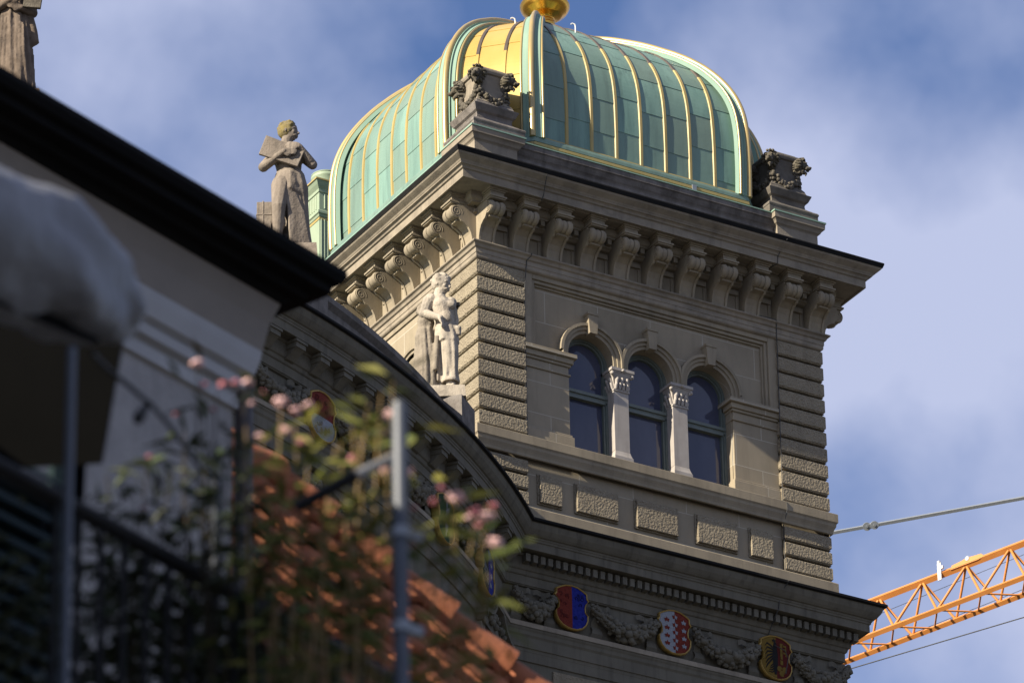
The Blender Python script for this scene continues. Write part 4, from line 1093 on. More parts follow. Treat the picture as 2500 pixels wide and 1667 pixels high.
mb.blob((-.13, .16, .55), .105, 2, (1, 1, 1.5))
limb(mb, [(.12, .0, 1.30), (.16, .02, .75), (.18, .0, .1)], [.17, .12, .08])
obj('body', fin(solid(mb, .010, 4), mt), STAT, s1)
h = MB(); hair(h, hc, .155, .22); obj('hair', fin(solid(h, .014, 1), mt), LICHEN, s1)
d = MB()
drape(d, densify([((.03, .0, 1.56), .225, .20), ((.03, .01, 1.42), .255, .225), ((.05, .0, 1.28), .27, .24), ((.12, -.05, 1.0), .20, .19), ((.17, -.07, .6), .17, .17), ((.20, -.07, .05), .20, .19)]), 8, .035, seed=1.3)
drape(d, densify([((.03, -.10, 1.35), .24, .14), ((.03, -.12, .7), .27, .12), ((.04, -.12, .02), .30, .13)]), 7, .03, seed=3.1)
for q in range(9):
    z_ = 1.52-q*.028; d.tube([(-.19+.01*q, .12, z_+.0), (.05, .25, z_-.05-.01*q), (.25, .12, z_-.11-.01*q)], .016, 6)
for q in range(7): d.tube([(-.04+.02*q, .24-.01*q, 1.22), (.02+.04*q, .22-.015*q, .75), (.06+.05*q, .20-.02*q, .08)], [.012, .026, .03], 6)
obj('apron', fin(solid(d, .018, 2), mt), STAT, s1)
b = MB(); b.add([(x, y, z) for y in (.235, .285) for x, z in ((-.345, 2.13), (.285, 1.84), (.165, 1.53), (-.465, 1.78))], [(0, 1, 2, 3), (7, 6, 5, 4), (0, 4, 5, 1), (1, 5, 6, 2), (2, 6, 7, 3), (3, 7, 4, 0)])
b.xf(mt); obj('drawing_board', b, STAT, s1, bevel=.008)
b = MB()
b.box(-.50, -.12, .02, -.25, .16, .95); b.box(-.41, -.13, .02, -.385, .17, .965); b.box(-.51, -.13, .70, -.24, .17, .725); b.box(-.51, -.13, .5, -.24, .17, .525)
b.tube([(-.40, .02, .95), (-.36, .02, 1.0), (-.32, .02, .97)], .02, 6); b.box(-.36, .16, .02, -.26, .24, .55)
b.xf(mt); obj('strapped_parcel', b, STAT, s1, bevel=.02)
pb = MB(); pb.frustum(0, 0, -.26, .5, 0, .48); pb.xf(mt); obj('statue_base', pb, STAT, s1)
# --- labourer leaning on a tree stump
base = on(1098, 962, 2, 46.72)
s2 = thing('stone_statue', base, 'pale statue of a bare chested labourer beside a stump before the tower corner', 'statue', 'roof statues')
mt = statM(base); mb = MB()
hc = (-.12, .03, 2.10)
limb(mb, [(-.06, 0, 1.20), (-.06, .0, 1.42), (-.11, 0, 1.66), (-.16, 0, 1.80)], [.175, .165, .20, .15])
mb.blob((-.14, .12, 1.68), .125, 2, (1, .7, .8)); mb.blob((.02, .10, 1.66), .12, 2, (1, .7, .8)); mb.blob((-.05, .13, 1.42), .12, 2, (1, .6, 1.2)); mb.blob((-.30, .02, 1.80), .13, 2); mb.blob((.03, -.05, 1.78), .12, 2)
limb(mb, [(-.17, 0, 1.82), (-.14, .02, 2.0)], [.115, .095]); head(mb, hc, .158, .45, .2)
limb(mb, [(-.33, .03, 1.79), (-.42, .08, 1.52), (-.14, .22, 1.36)], [.115, .09, .055]); hand(mb, (-.15, .22, 1.37), (.35, .1, -1), (.9, .5, .3), curl=.3)
limb(mb, [(.03, -.06, 1.76), (.10, -.12, 1.48), (.08, -.08, 1.25)], [.09, .075, .05]); hand(mb, (.08, -.08, 1.26), (.1, .2, -1), (1, .1, 0), curl=.5)
limb(mb, [(-.02, .02, 1.18), (.02, .10, .66), (.02, .06, .1)], [.155, .115, .085]); limb(mb, [(.02, .05, .05), (.06, .26, .035)], [.062, .042])
limb(mb, [(-.10, -.03, 1.18), (-.13, -.02, .66), (-.16, -.02, .1)], [.15, .11, .085]); limb(mb, [(-.16, 0, .05), (-.16, .16, .035)], [.062, .042])
obj('body', fin(solid(mb, .009, 4), mt), STATP, s2)
h = MB(); hair(h, hc, .158, .45, .2, 1.2); obj('hair', fin(solid(h, .014, 1), mt), STATP, s2)
d = MB()
drape(d, densify([((-.05, .0, 1.27), .19, .175), ((-.05, .01, 1.12), .205, .19), ((-.03, .03, .95), .20, .2)], 4), 7, .02, seed=.4)
drape(d, densify([((-.01, .03, 1.1), .165, .17), ((.02, .10, .70), .135, .14), ((.02, .08, .40), .125, .13), ((.02, .06, .20), .135, .14)]), 6, .03, seed=2.)
drape(d, densify([((-.10, -.03, 1.1), .15, .16), ((-.13, -.02, .66), .125, .13), ((-.15, -.02, .2), .125, .13)]), 6, .03, seed=3.)
d.lathe([(.13, .17), (.155, .17), (.16, .22), (.14, .25), (.12, .25)], (.02, .06), 18)
d.tube([(.10, .08, 1.24), (.17, .12, 1.20), (.18, .1, 1.08)], [.05, .06, .03], 7)
obj('trousers', fin(solid(d, .016, 2), mt), STATP, s2)
b = MB()
def stump(mb, pts, rad):
    n = 14; vs = []
    for (x, y, z), r_ in zip(pts, rad):
        vs += [(x+r_*(1+.22*mnoise.noise(V((math.cos(6.283*k/n)*2, math.sin(6.283*k/n)*2, z*1.2))))*math.cos(6.283*k/n), y+r_*(1+.22*mnoise.noise(V((math.cos(6.283*k/n)*2+5, math.sin(6.283*k/n)*2, z*1.2))))*math.sin(6.283*k/n), z) for k in range(n)]
    mb.add(vs, [(i*n+k, i*n+(k+1) % n, (i+1)*n+(k+1) % n, (i+1)*n+k) for i in range(len(pts)-1) for k in range(n)], .5, True)
    mb.add(vs[:n]+vs[-n:], [tuple(range(n))[::-1], tuple(range(n, 2*n))], .5)
stump(b, [(-.40+.015*math.sin(q), -.04, q*.1) for q in range(18)], [.235-.007*q+.02*math.sin(q*1.9) for q in range(18)])
for q in range(10):
    a = random.uniform(-.3, 3.4); b.tube([(-.40+.2*math.cos(a), -.04+.2*math.sin(a), .02), (-.40+.19*math.cos(a), -.04+.19*math.sin(a), .5), (-.40+.14*math.cos(a+.2), -.04+.14*math.sin(a+.2), 1.25)], [.05, .04, .03], 6)
b.blob((-.42, -.02, 1.62), .15, 2, (.9, .9, 1.0), .5); b.blob((-.47, .05, .9), .06, 1); b.tube([(-.2, .12, 1.05), (-.22, .15, .7), (-.24, .16, .38)], [.05, .05, .045], 7)
b.xf(mt); obj('tree_stump', fin(solid(b, .018, 1), Matrix.Identity(4)), STUMP, s2)
b = MB(); b.tube([(.09, -.08, 1.20), (.11, -.09, 1.5), (.14, -.1, 1.72)], .02, 8); b.tube([(.12, -.17, 1.74), (.145, -.1, 1.75), (.17, -.03, 1.76)], .04, 8)
b.xf(mt); obj('hammer', b, BLACKST, s2)
pb = MB(); pb.frustum(-.08, 0, -.22, .36, 0, .34); pb.xf(mt); obj('statue_base', pb, STATP, s2)
# --- draped figure at the far left
base = on(26, 256, 2, 46.72)
s3 = thing('stone_statue', base, 'brown stone statue in a long pleated robe cut off by the left corner', 'statue', 'roof statues')
mt = statM(base); mb = MB()
hc = (0, .02, 2.33)
limb(mb, [(0, 0, 1.3), (0, 0, 1.62), (0, 0, 1.95)], [.2, .19, .2]); limb(mb, [(0, 0, 1.95), (0, .02, 2.2)], [.1, .09]); head(mb, hc, .15, .4, moust=False)
limb(mb, [(-.24, 0, 1.9), (-.33, .12, 1.6), (-.02, .3, 1.72)], [.11, .09, .055]); hand(mb, (-.04, .3, 1.72), (1, .05, .2), (0, 1, 0), thumb=-1)
limb(mb, [(.22, 0, 1.9), (.30, .05, 1.62), (.15, .24, 1.6)], [.11, .09, .055]); hand(mb, (.16, .25, 1.6), (-.9, .2, .2), (0, 1, 0))
obj('body', fin(solid(mb, .016, 3), mt), BROWNST, s3)
h = MB(); hair(h, hc, .15, .4); obj('hair', fin(solid(h, .014, 1), mt), BROWNST, s3)
d = MB()
drape(d, densify([((0, 0, 1.92), .25, .2), ((0, 0, 1.62), .24, .22), ((.0, .0, 1.40), .25, .24), ((.02, .0, .9), .29, .28), ((.03, 0, .4), .32, .31), ((.05, 0, .02), .36, .33)], 8), 11, .06, seed=.9)
d.tube([(.24, .05, 1.66), (.30, .02, 1.3), (.33, 0, 1.12), (.27, .02, 1.02)], [.06, .09, .09, .03], 9)
for q in range(8): d.tube([(-.2+.055*q, .22, 1.5-.02*q), (-.22+.06*q, .27, .9), (-.25+.075*q, .31-.01*(q-4)**2, .06)], [.012, .03, .036], 6)
obj('robe', fin(solid(d, .018, 1), mt), BROWNST, s3)
b = MB(); b.box(-.02, .24, 1.6, .26, .30, 1.98); b.xf(mt @ Matrix.Rotation(.12, 4, 'Y')); obj('book', b, BLACKST, s3, bevel=.01)
pb = MB(); pb.frustum(0, 0, -.26, .5, 0, .48); pb.xf(mt); obj('statue_base', pb, BROWNST, s3)

for sb, zz, hw_ in ((s1.location, -.26, .46), (s2.location, -.22, .33), (s3.location, -.26, .46)):
    mb = MB(); q_ = math.atan2(sb.y-BC[1], sb.x-BC[0]); rr_ = math.hypot(sb.x-BC[0], sb.y-BC[1])
    mb.box(-hw_, -hw_, 45.26, hw_, hw_+.2, sb.z+zz); mb.xf(bowM(q_, rr_, 0)); obj('statue_pedestal', mb, DIRTY, wing)

# ------------------------------------------------------------------ copper chimney behind the statue
p = at(778, 506, 111)
ch = thing('copper_chimney', (p.x+.35, p.y+.35, 46.4), 'pale green fluted copper chimney behind the statue with the board', 'chimney')
cx_, cy_ = p.x+.37, p.y+.37; zt = p.z
def rg(h): return [(cx_-h, cy_-h), (cx_+h, cy_-h), (cx_+h, cy_+h), (cx_-h, cy_+h)]
mb = MB(); sweep(mb, rg(.1), [(q_[0]-.1, q_[1]) for q_ in [(.33, 46.0), (.33, zt-.18), (.345, zt-.17), (.36, zt-.13), (.385, zt-.11), (.385, zt-.06), (.36, zt-.04), (.34, zt-.02), (.34, zt+.36), (.36, zt+.37), (.365, zt+.43), (.42, zt+.50), (.46, zt+.57), (.47, zt+.60), (.20, zt+.62)]], True)
obj('chimney_shaft', mb, CHIM, ch)
mb = MB()
for k in range(9):
    o_ = -.29+.0725*k
    for z0, z1, h in ((46.0, zt-.22, .33), (zt+.02, zt+.34, .34)):
        if k in (0, 8) and z0 > 47: continue
        mb.tube([(cx_+o_, cy_-h, z0), (cx_+o_, cy_-h, z1)], .018, 6)
        if z0 > 47: mb.tube([(cx_-h, cy_+o_, z0), (cx_-h, cy_+o_, z1)], .018, 6)
obj('fluting', mb, CHIM, ch)
mb = MB(); mb.lathe([(.29, zt+.55), (.29, zt+.86), (.30, zt+.87), (.30, zt+.92), (.285, zt+.93), (.285, zt+.95), (.295, zt+.955), (.295, zt+.97), (.1, zt+.98), (0, zt+.98)], (cx_, cy_), 32)
obj('chimney_drum', mb, CHIM, ch)
mb = MB(); sweep(mb, rg(.1), [(q_[0]-.1, q_[1]) for q_ in [(.462, zt+.575), (.48, zt+.575), (.48, zt+.605), (.44, zt+.615)]], True); sweep(mb, rg(.1), [(q_[0]-.1, q_[1]) for q_ in [(.332, zt-.24), (.34, zt-.24), (.34, zt-.19), (.332, zt-.19)]], True); obj('ochre_edge', mb, BRASS, ch)

# ------------------------------------------------------------------ tower crane jib
ca = math.radians(-41.2)
jd = (r0*math.cos(ca)+V((math.sin(AL), math.cos(AL), 0))*math.sin(ca)).normalized()
jp = V((-jd.y, jd.x, 0))
if jp.dot(V((math.sin(AL), math.cos(AL), 0))) < 0: jp = -jp
J0 = on(2114.9, 1473, 2, at(2300, 1402, 132).z)                  # on the top chord
crane = thing('tower_crane', J0, 'orange lattice crane jib with tie bar behind the tower', 'crane')
def JP(s_, w_, h_): return J0+jd*s_+jp*w_+V((0, 0, h_))
bay = 1.27; LEN0, LEN1 = -6, 14
hj, wj = -1.06, .36
def bar(name, a, b, r, mat=ORANGE, parent=crane, n=6): return obj(name, MB().tube([a, b], r, n), mat, parent)
def sbar(name, a, b, r): 
    return obj(name, MB().tube([a, b], r*1.25, 4, smooth=False), ORANGE, crane)
sbar('top_chord', JP(LEN0, 0, 0), JP(LEN1, 0, 0), .075)
sbar('bottom_chord', JP(LEN0, -wj, hj), JP(LEN1, -wj, hj), .06)
sbar('bottom_chord', JP(LEN0, wj, hj), JP(LEN1, wj, hj), .06)
k0, k1 = int(LEN0/bay), int(LEN1/bay)
for k in range(k0, k1):
    s_ = k*bay+.40; sm = s_+bay*.5
    for w_ in (-wj, wj):
        bar('lattice_brace', JP(s_, 0, 0), JP(sm-.0, w_, hj), .032); bar('lattice_brace', JP(sm, w_, hj), JP(s_+bay, 0, 0), .032)
    bar('cross_brace', JP(sm, -wj, hj), JP(sm+bay*.5, wj, hj), .022); bar('cross_brace', JP(sm+bay*.5, wj, hj), JP(sm+bay, -wj, hj), .022)
mb = MB(); q = JP(3.05, 0, .08)
M3 = Matrix((jd, jp, V((0, 0, 1)))).transposed().to_4x4(); M3.translation = q
mb.prism([(-.5, -.1), (-.45, .0), (-.2, .02), (0, .06), (.12, .04), (.4, .02), (.5, -.08), (.3, -.1)], 1, -.09, .09); mb.xf(M3); obj('hinge_plate', mb, ORANGE, crane)
mb = MB(); mb.tube([(0, -.10, .03), (0, -.07, .03)], .06, 12); mb.xf(M3); obj('hinge_pin', mb, STEEL, crane)
mb = MB(); M4 = M3.copy(); M4.translation = JP(2.25, -.09, .06); mb.box(-.05, -.03, -.24, .05, .0, .20); mb.box(.05, -.05, .02, .12, 0, .09); mb.box(-.03, -.05, .2, .03, .0, .24); mb.xf(M4); obj('white_sign', mb, WHITE, crane)
zt_ = at(2500, 1215, 128)
T0, T1 = on(2030, 1300.4, 2, zt_.z), zt_
mb = MB(); mb.tube([T0+(T0-T1)*.1, T1+(T1-T0)*.5], .05, 4, smooth=False); tb = obj('tie_bar', mb, STEEL, crane)
L0 = T0.lerp(T1, .205); dl = (T1-T0).normalized()
mb = MB()
for s_ in (-1, 1):
    mb.tube([L0+dl*s_*.09-fw*.07, L0+dl*s_*.09+fw*.07], .095, 16); mb.tube([L0+dl*s_*.09-fw*.06, L0+dl*s_*.09-fw*.12], .03, 8)
mb.tube([L0-dl*.09, L0+dl*.09], .075, 4, smooth=False); obj('link_plate', mb, STEEL, tb)
for (xa, ya), (xb, yb), zz, r_ in (((2082, 1630), (2500, 1506.0), 128, .014), ((2070, 1608), (2500, 1437), 131, .007), ((2130, 1505), (2500, 1353), 132, .007)):
    e1 = at(xb, yb, zz); e0 = on(xa, ya, 2, e1.z)
    obj('hoist_rope', MB().tube([e0+(e0-e1)*.12, e1+(e1-e0)*.5], r_, 5), CABLE, crane)

# ------------------------------------------------------------------ town house with the black eave (left foreground)
ha = math.radians(52.8)
fh = V((math.sin(AL), math.cos(AL), 0))
U = (r0*math.cos(ha)+fh*math.sin(ha)).normalized(); Vv = (-r0*math.sin(ha)+fh*math.cos(ha)).normalized()
TIP = at(845, 672, 22)
house = thing('plaster_house', (TIP.x, TIP.y, 0), 'blurred grey plaster house with a deep black eave at the left', 'house')
HM = Matrix((U, Vv, V((0, 0, 1)))).transposed().to_4x4(); HM.translation = TIP
def hpart(name, mb, mat, **k): mb.xf(HM); return obj(name, mb, mat, house, **k)
WU, WV = -.32, .30                                              # wall corner in the eave's frame
ring = [(WU-9, WV), (WU, WV), (WU, WV+6)]
mb = MB(); mb.box(WU-9, WV, -TIP.z+.02, WU, WV+6, -.2); hpart('wall', mb, PLASTER)
mb = MB(); sweep(mb, ring, [(0, -.62), (.02, -.615), (.025, -.575), (.012, -.57), (.012, -.545), (.045, -.535), (.05, -.50), (.03, -.495), (.03, -.475), (.06, -.46), (.075, -.40), (.08, -.36)]); hpart('cornice_moulding', mb, MOULD)
mb = MB(); sweep(mb, ring, [(.08, -.36), (.085, -.33), (.10, -.24), (.13, -.15)]); hpart('cove', mb, TAUPE)
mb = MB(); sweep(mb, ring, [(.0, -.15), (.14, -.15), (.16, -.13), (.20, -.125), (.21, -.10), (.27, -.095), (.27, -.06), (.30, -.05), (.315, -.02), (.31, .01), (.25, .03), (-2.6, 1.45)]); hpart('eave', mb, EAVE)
mb = MB(); mb.tube([(WU+.045, WV-.02, -TIP.z+.1), (WU+.045, WV-.02, -.45), (WU+.09, WV-.06, -.2)], .035, 10); hpart('downpipe', mb, DARKM)

# ------------------------------------------------------------------ tiled roof behind the plants
R1 = at(636, 1178, 25)
e_, pr_, pitch = U, -Vv, math.radians(55)
dn = (pr_*math.cos(pitch)+V((0, 0, -math.sin(pitch)))).normalized(); nr_ = e_.cross(dn)
if nr_.z < 0: nr_ = -nr_
troof = thing('tiled_house', (R1.x, R1.y, 0), 'house with an orange terracotta pantile roof beyond the pink flowers', 'house')
mb = MB(); crs, tw, HIP, XM = .33, .25, .90, 2.3; NC = 14; sub = 8
for c in range(NC):
    xe = min(XM, (c+.6)*crs/HIP)
    for t in range(-6, int(xe/tw)+1):
        rn = random.random(); jit = random.uniform(-.010, .012)
        vs = []; xs_ = [min(xe, (t+q/sub)*tw) for q in range(sub+1)]
        if xs_[-1]-xs_[0] < .01: continue
        hs = [.034*math.sin(2*math.pi*q/sub+.4) for q in range(sub+1)]
        for q in range(sub+1):
            for (dd, hh) in ((c*crs-.03, .02), ((c+1)*crs+.03, .085+jit)): vs.append(R1+e_*xs_[q]+dn*dd+nr_*(hs[q]+hh))
        for q in range(sub+1): vs.append(R1+e_*xs_[q]+dn*((c+1)*crs+.03)+nr_*(hs[q]+.045+jit))
        fs = []
        for q in range(sub): fs += [(2*q, 2*q+1, 2*q+3, 2*q+2), (2*q+1, 2*(sub+1)+q, 2*(sub+1)+q+1, 2*q+3)]
        mb.add(vs, fs, rn, True)
obj('roof', mb, TILE, troof)
mb = MB(); hd = (e_+dn*HIP).normalized()
for k in range(0, 8):
    a = R1+hd*(k*.34-.02); mb.tube([a+nr_*.03, a+hd*.36+nr_*.055], [.085, .10], 12)
for k in range(1, 5): a = R1-e_*(k*.34-.02); mb.tube([a+nr_*.03, a+e_*.36+nr_*.055], [.085, .10], 12)
obj('ridge_tiles', mb, TILE, troof)
mb = MB(); ed = NC*crs-.1
foot = [R1-e_*1.45, R1, R1+e_*XM+dn*XM*HIP, R1+e_*XM+dn*ed, R1-e_*1.45+dn*ed]; foot = [p_-nr_*.05 for p_ in foot]; n = len(foot)
mb.add(foot+[V((p_.x, p_.y, .02)) for p_ in foot], [tuple(range(n)), tuple(range(n, 2*n))[::-1]]+[(q, (q+1) % n, n+(q+1) % n, n+q) for q in range(n)])
obj('wall', mb, DARKM, troof)

# ------------------------------------------------------------------ roof terrace in front: deck building, railing, poles, awning, plants
DK = at(1250, 1667, 10.8).z-.3
T00 = at(-250, 1667, 10.6); T10 = at(1500, 1667, 10.6)
terr = [V((p_.x, p_.y, 0)) for p_ in (at(-700, 1667, 11.0), at(1500, 1667, 11.0), at(1500, 1667, 16.0), at(-700, 1667, 18.0))]
mb = MB(); mb.add([(p_.x, p_.y, .02) for p_ in terr]+[(p_.x, p_.y, DK) for p_ in terr], [(3, 2, 1, 0), (4, 5, 6, 7), (0, 1, 5, 4), (1, 2, 6, 5), (2, 3, 7, 6), (3, 0, 4, 7)])
tz = obj('terrace_block', mb, PLASTER, base=True); tag(tz, 'plain building block carrying the plant terrace below the picture', 'building')
# railing
RA_ = at(120, 1205, 12.5); RB_ = on(960, 1662, 2, RA_.z); RD = (RB_-RA_).normalized()
rl = thing('terrace_railing', (RA_.x, RA_.y, DK), 'black iron terrace railing slanting down through the plants', 'railing')
obj('handrail', MB().tube([RA_-RD*.5, RB_+RD*.3], .020, 8), RAILM, rl)
lowz = DK+.02
LR = (RB_-RA_).length; nb = 16; fb = None
hb = RA_.z-DK
for k in range(nb):
    p_ = RA_+RD*(LR*(k+.3)/nb)
    if fb is None:
        fb = obj('baluster', MB().tube([(0, 0, 0), (0, 0, hb)], .008, 6), RAILM, rl); o = fb
    else:
        o = fb.copy(); col.objects.link(o); o.parent = rl
    o.location = V((p_.x, p_.y, DK))-V(rl.location)
# posts
def post(px, py0, d, r, label, extra=None):
    top = at(px, py0, d)
    o = thing('metal_post', (top.x, top.y, DK), label, 'post', 'metal posts on the terrace')
    obj('shaft', MB().tube([(top.x, top.y, DK), (top.x, top.y, top.z)], r, 14), POLE, o); return o, top
p1, t1 = post(175, 850, 12.0, .0105, 'slim pale steel post under the corner of the grey awning')
p2, t2 = post(975, 985, 12.6, .017, 'thick blue grey steel post with pale clamps among the pink flowers')
for py in (1305, 1537):
    c = on(975, py, 0, t2.x); obj('clamp', MB().tube([(t2.x, t2.y, c.z-.012), (t2.x, t2.y, c.z+.012)], .023, 14).box(t2.x, t2.y-.012, c.z-.01, t2.x+.05, t2.y+.012, c.z+.01), STEEL, p2)
c = at(970, 1112, 12.6); c2 = at(868, 1160, 12.5); c3 = at(720, 1240, 12.5)
obj('bracket_arm', MB().tube([c, c2], .011, 10), TARPL, p2); obj('bracket_arm', MB().tube([c2, c3], .014, 10), RAILM, p2)
p3, t3 = post(527, 1165, 13.2, .013, 'blue steel post with shade put into its colour against the plaster house wall')
p3.children[0].data.materials[0] = pmat('shade_tinted_steel', (.02, .026, .038), (.03, .036, .05), .6, 12, spec=.2)  # darker copy of the post steel, standing in for shade
# string light cable
cp = [at(225, 862, 12.4), at(262, 900, 12.5), at(310, 938, 12.5), at(370, 988, 12.6), at(425, 1052, 12.7), at(468, 1115, 12.9), at(505, 1165, 13.1), t3]
sl = thing('string_light', cp[0], 'dark festoon cable with one hanging lamp before the plaster wall', 'string light')
obj('cable', MB().tube(cp, .006, 6), CABLE, sl)
lp = at(362, 985, 12.6)
obj('lamp_holder', MB().lathe([(.0, 0.0), (.014, -.005), (.016, -.04), (.02, -.045), (.02, -.055), (.022, -.075), (.014, -.095), (.0, -.10)], (0, 0), 12).xf(Matrix.Translation(lp) @ Matrix.Rotation(.5, 4, 'Y') @ Matrix.Scale(.62, 4)), CABLE, sl)
# awning with plastic cover
aw = thing('covered_awning', at(60, 700, 12.2), 'rolled awning bundled in a crumpled grey plastic cover', 'awning')
def patch(mb, A, B, C_, D_, nu, nv, amp, seed):
    n = ((B-A).cross(D_-A)).normalized(); vs = []
    for j in range(nv+1):
        for i in range(nu+1):
            u_, v_ = i/nu, j/nv; p_ = (A*(1-u_)+B*u_)*(1-v_)+(D_*(1-u_)+C_*u_)*v_
            q = V((u_*3+seed, v_*2.5, seed)); wgt = min(1, 6*min(u_, 1-u_, v_, 1-v_)+.15)
            vs.append(p_+n*amp*wgt*(mnoise.noise(q*.9)+.28*abs(mnoise.noise(q*2.6))))
    mb.add(vs, [(j*(nu+1)+i, j*(nu+1)+i+1, (j+1)*(nu+1)+i+1, (j+1)*(nu+1)+i) for j in range(nv) for i in range(nu)], .5, True)
a0, a1, a2, a3 = at(-260, 372, 11.6), at(172, 492, 12.2), at(240, 850, 12.1), at(-260, 640, 11.5)
b1, b2 = at(245, 585, 12.75), at(341, 742, 12.75)
d0, d1 = at(-260, 350, 12.3), at(225, 545, 12.9)
mb = MB(); ax_ = [(-420, 470, 11.7, .150), (-260, 505, 11.8, .153), (-60, 572, 12.0, .152), (60, 622, 12.15, .150), (150, 668, 12.25, .140), (220, 708, 12.35, .118), (275, 742, 12.4, .088), (312, 764, 12.45, .05), (328, 774, 12.47, .012)]
cs = []
for q in range(len(ax_)-1):
    for t in range(6):
        f = t/6; A_, B_ = ax_[q], ax_[q+1]; cs.append((at(A_[0], A_[1], A_[2]).lerp(at(B_[0], B_[1], B_[2]), f), A_[3]+(B_[3]-A_[3])*f))
axd = (cs[-1][0]-cs[0][0]).normalized(); sd = axd.cross(V((0, 0, 1))).normalized(); ud = sd.cross(axd); n = 40; vs = []
for q, (c_, r_) in enumerate(cs):
    for k in range(n):
        a = 2*math.pi*k/n
        fold = 1+.16*mnoise.noise(V((q*.16, math.cos(a)*1.6, math.sin(a)*1.6)))+.07*math.sin(a*5+q*.22+2*mnoise.noise(V((q*.1, 3, 1))))+.14*abs(mnoise.noise(V((q*.3, math.cos(a)*3, math.sin(a)*3))))
        vs.append(c_+(sd*math.cos(a)*.9+ud*math.sin(a))*r_*fold)
mb.add(vs, [(q*n+k, q*n+(k+1) % n, (q+1)*n+(k+1) % n, (q+1)*n+k) for q in range(len(cs)-1) for k in range(n)], .5, True)
mb.add(vs[:n]+vs[-n:], [tuple(range(n)), tuple(range(n, 2*n))], .5)
obj('plastic_cover', mb, TARP, aw)
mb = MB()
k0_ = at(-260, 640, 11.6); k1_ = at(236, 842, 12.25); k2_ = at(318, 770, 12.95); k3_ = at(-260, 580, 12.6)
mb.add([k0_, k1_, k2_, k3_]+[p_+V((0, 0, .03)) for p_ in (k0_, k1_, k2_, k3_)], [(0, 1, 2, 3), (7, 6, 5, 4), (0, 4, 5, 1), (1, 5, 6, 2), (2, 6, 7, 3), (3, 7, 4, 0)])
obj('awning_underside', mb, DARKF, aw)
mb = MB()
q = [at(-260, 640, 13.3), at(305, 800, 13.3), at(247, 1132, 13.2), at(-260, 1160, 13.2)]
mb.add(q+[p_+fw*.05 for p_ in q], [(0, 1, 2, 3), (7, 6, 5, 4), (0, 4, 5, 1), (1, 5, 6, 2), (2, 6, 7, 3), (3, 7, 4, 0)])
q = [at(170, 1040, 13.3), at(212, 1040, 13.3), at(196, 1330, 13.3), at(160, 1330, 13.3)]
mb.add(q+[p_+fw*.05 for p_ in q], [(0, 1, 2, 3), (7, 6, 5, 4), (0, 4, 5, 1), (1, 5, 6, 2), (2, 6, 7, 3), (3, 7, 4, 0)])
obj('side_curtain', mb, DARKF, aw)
# teal slatted screen
sn = thing('slatted_screen', at(0, 1500, 14.0), 'dark teal slatted screen behind the railing at the lower left', 'screen')
mb = MB()
A0 = at(-260, 960, 14.0)
for k in range(26):
    a = A0+V((0, 0, -.055*k)); b = a+U*.60
    n_ = -Vv
    mb.add([a, b, b+n_*.03+V((0, 0, -.03)), a+n_*.03+V((0, 0, -.03)), a+V((0, 0, -.012)), b+V((0, 0, -.012)), b+n_*.03+V((0, 0, -.042)), a+n_*.03+V((0, 0, -.042))], [(0, 1, 2, 3), (7, 6, 5, 4), (0, 4, 5, 1), (3, 2, 6, 7), (1, 5, 6, 2), (0, 3, 7, 4)])
for k in range(2): a = A0+U*(.60*k); mb.box(-.02, -.02, DK-A0.z, .02, .02, .03); mb.v[-8:] = [p_+a for p_ in mb.v[-8:]]
mb.add([A0+Vv*.03, A0+U*.60+Vv*.03, A0+U*.60+Vv*.03+V((0, 0, DK-A0.z)), A0+Vv*.03+V((0, 0, DK-A0.z))], [(0, 1, 2, 3)])
obj('slats', mb, TEAL, sn)
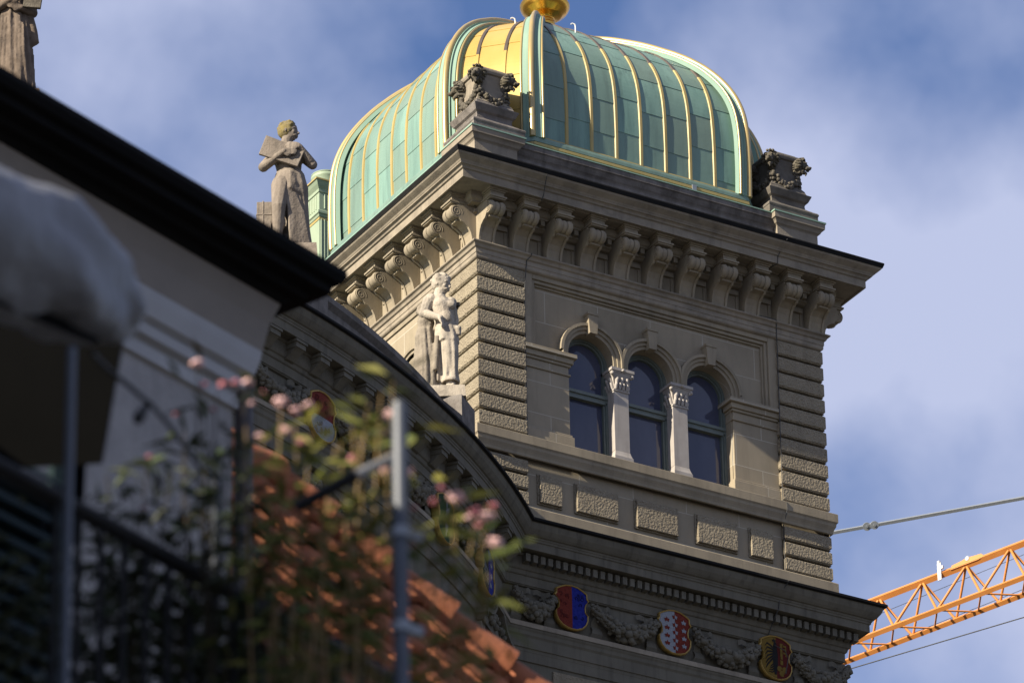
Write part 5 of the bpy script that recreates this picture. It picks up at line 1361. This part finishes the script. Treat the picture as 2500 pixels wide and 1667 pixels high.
# plants
def leaf(mb, p, d, ln, wd, rn):
    d = d.normalized(); s_ = d.cross(V((random.uniform(-1, 1), random.uniform(-1, 1), random.uniform(-1, 1)))).normalized(); n = d.cross(s_)
    mb.add([p, p+d*ln*.4+s_*wd+n*.004, p+d*ln-V((0, 0, ln*.12)), p+d*ln*.4-s_*wd+n*.004], [(0, 1, 2, 3)], rn, False)
def blossom(c, r, mat, parent):
    r *= .62
    mb = MB()
    for k in range(7):
        a = k*2.4; d = V((math.cos(a)*.7, math.sin(a)*.7, random.uniform(-.2, .7))).normalized()
        mb.blob(c+d*r*.45, r*.55, 1, (1, 1, .6), .2)
    mb.blob(c, r*.55, 1)
    return obj('blossom', mb, mat, parent)
def shrub(label, tips, d, rootpx, leafmat, nleaf, flowers, spread=.10, cat='shrub', llen=.085, lw=.0085, group='potted plants on the terrace'):
    root = at(rootpx, 1667, d); root = V((root.x, root.y, DK))
    o = thing('oleander_shrub', root, label, cat, group)
    st, lf = MB(), MB()
    pot = MB(); pot.lathe([(.12, 0), (.16, .26), (.175, .26), (.175, .30), (.15, .30), (.14, .27), (0, .27)], (root.x, root.y), 20); pot.v = [p_+V((0, 0, DK)) for p_ in pot.v]
    obj('pot', pot, TILE, o)
    for (px, py, dd) in tips:
        tp = at(px, py, d+dd); rt = root+V((random.uniform(-.08, .08), random.uniform(-.08, .08), .27))
        md = rt.lerp(tp, .55)+V((random.uniform(-.06, .06), random.uniform(-.06, .06), .06)); pts = []
        for q in range(11):
            t = q/10; pts.append(rt*(1-t)**2+md*2*t*(1-t)+tp*t*t)
        st.tube(pts, [.006-.0045*q/10 for q in range(11)], 5)
        for q in range(nleaf):
            t = random.uniform(.35, 1.0)**.7; p_ = rt*(1-t)**2+md*2*t*(1-t)+tp*t*t
            p_ = p_+V((random.gauss(0, spread*.4), random.gauss(0, spread*.4), random.gauss(0, spread*.4)))
            a = random.uniform(0, 6.28); leaf(lf, p_, V((math.cos(a), math.sin(a), random.uniform(-.5, .9))), llen*random.uniform(.6, 1.2), lw*random.uniform(.7, 1.3), random.random())
    obj('stem', st, STEM if leafmat is LEAF else STEMD, o); obj('foliage', lf, leafmat, o)
    for (px, py, r_, m_) in flowers: blossom(at(px, py, d), r_, m_, o)
    return o
shrub('tall oleander with pink blossoms in front of the red and silver shield', [(685, 1000, 0), (720, 1040, .05), (640, 1080, 0), (600, 1040, -.1), (760, 1060, .1), (820, 1090, 0), (700, 1150, 0)], 12.8, 690, LEAF, 26,
      [(685, 985, .034, PETAL), (722, 1005, .024, PETAL), (752, 990, .022, PETAL), (640, 1068, .030, PETAL), (697, 1052, .027, PETAL), (735, 1080, .02, PETALD)])
shrub('pale pink flower spray standing highest against the plaster wall', [(482, 900, 0), (530, 960, 0), (600, 950, .1), (500, 1010, 0), (560, 1040, 0), (450, 1050, 0)], 12.9, 560, LEAFD, 22,
      [(482, 888, .028, PETAL), (545, 940, .022, PETALD), (605, 934, .025, PETAL), (498, 940, .018, PETALD), (575, 935, .018, PETALD), (430, 1010, .014, PETALD), (520, 1000, .014, PETALD), (640, 960, .018, PETALD), (615, 985, .014, PETAL)])
shrub('oleander with yellowing leaves left of the blue grey post', [(900, 985, 0), (930, 960, 0), (880, 1050, 0), (830, 1080, .1), (930, 1060, 0), (860, 1010, 0), (800, 1180, 0), (840, 1230, 0), (960, 930, 0)], 12.7, 880, LEAF, 26,
      [(955, 1012, .028, PETAL), (938, 1058, .020, PETAL), (865, 1122, .026, PETALD), (945, 1152, .031, PETAL), (998, 1155, .024, PETAL)], llen=.095)
shrub('oleander with large pink blossoms right of the blue grey post', [(1110, 1215, 0), (1160, 1260, 0), (1208, 1325, 0), (1080, 1330, 0), (1040, 1300, 0), (1190, 1230, 0)], 12.5, 1040, LEAF, 26,
      [(1112, 1216, .036, PETAL), (1208, 1327, .034, PETAL), (1185, 1262, .03, PETAL), (1160, 1250, .026, PETALD), (1205, 1235, .018, PETALD), (1060, 1225, .016, PETALD), (1145, 1265, .022, PETAL), (1170, 1285, .02, PETALD), (1200, 1260, .02, PETAL), (1080, 1190, .016, PETALD), (1010, 1240, .015, PETALD)])
shrub('green shrub with tan stems before the tiled roof', [(790, 1260, 0), (850, 1290, 0), (760, 1340, 0), (700, 1320, 0), (900, 1240, 0), (830, 1180, 0)], 12.6, 800, LEAF, 16, [(880, 1490, .012, PETALD), (1010, 1330, .012, PETALD)])
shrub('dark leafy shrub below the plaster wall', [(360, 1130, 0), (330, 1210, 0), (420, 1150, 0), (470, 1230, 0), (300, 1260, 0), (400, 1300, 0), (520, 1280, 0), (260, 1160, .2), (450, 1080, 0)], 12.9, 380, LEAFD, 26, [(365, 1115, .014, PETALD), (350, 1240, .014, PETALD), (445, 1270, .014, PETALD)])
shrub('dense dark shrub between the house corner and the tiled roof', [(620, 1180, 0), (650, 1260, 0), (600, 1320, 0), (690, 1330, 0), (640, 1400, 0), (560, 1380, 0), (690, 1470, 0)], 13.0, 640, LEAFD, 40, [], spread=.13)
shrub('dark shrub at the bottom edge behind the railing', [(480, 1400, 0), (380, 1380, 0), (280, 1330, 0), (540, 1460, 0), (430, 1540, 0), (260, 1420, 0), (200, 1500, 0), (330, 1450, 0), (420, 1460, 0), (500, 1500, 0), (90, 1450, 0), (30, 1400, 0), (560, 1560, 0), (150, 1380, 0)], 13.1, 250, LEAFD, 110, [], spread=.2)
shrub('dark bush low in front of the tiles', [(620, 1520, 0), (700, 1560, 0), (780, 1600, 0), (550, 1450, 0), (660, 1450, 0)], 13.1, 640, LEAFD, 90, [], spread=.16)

# ------------------------------------------------------------------ added wall, unseen left of view, to shade the slim post and low plants
zt_ = at(175, 850, 12).z+.55
mb = MB(); Mw = Matrix((r0, fh, V((0, 0, 1)))).transposed().to_4x4(); Mw.translation = V((CAM.x, CAM.y, 0))
mb.box(-1.75, 7.5, DK, -1.55, 11.6, zt_); mb.box(-1.78, 7.45, zt_, -1.52, 11.65, zt_+.05); mb.xf(Mw)
tag(obj('added_shade_wall', mb, PLASTER, base=True), 'plain rendered wall added out of view to shade the left of the terrace', 'wall')
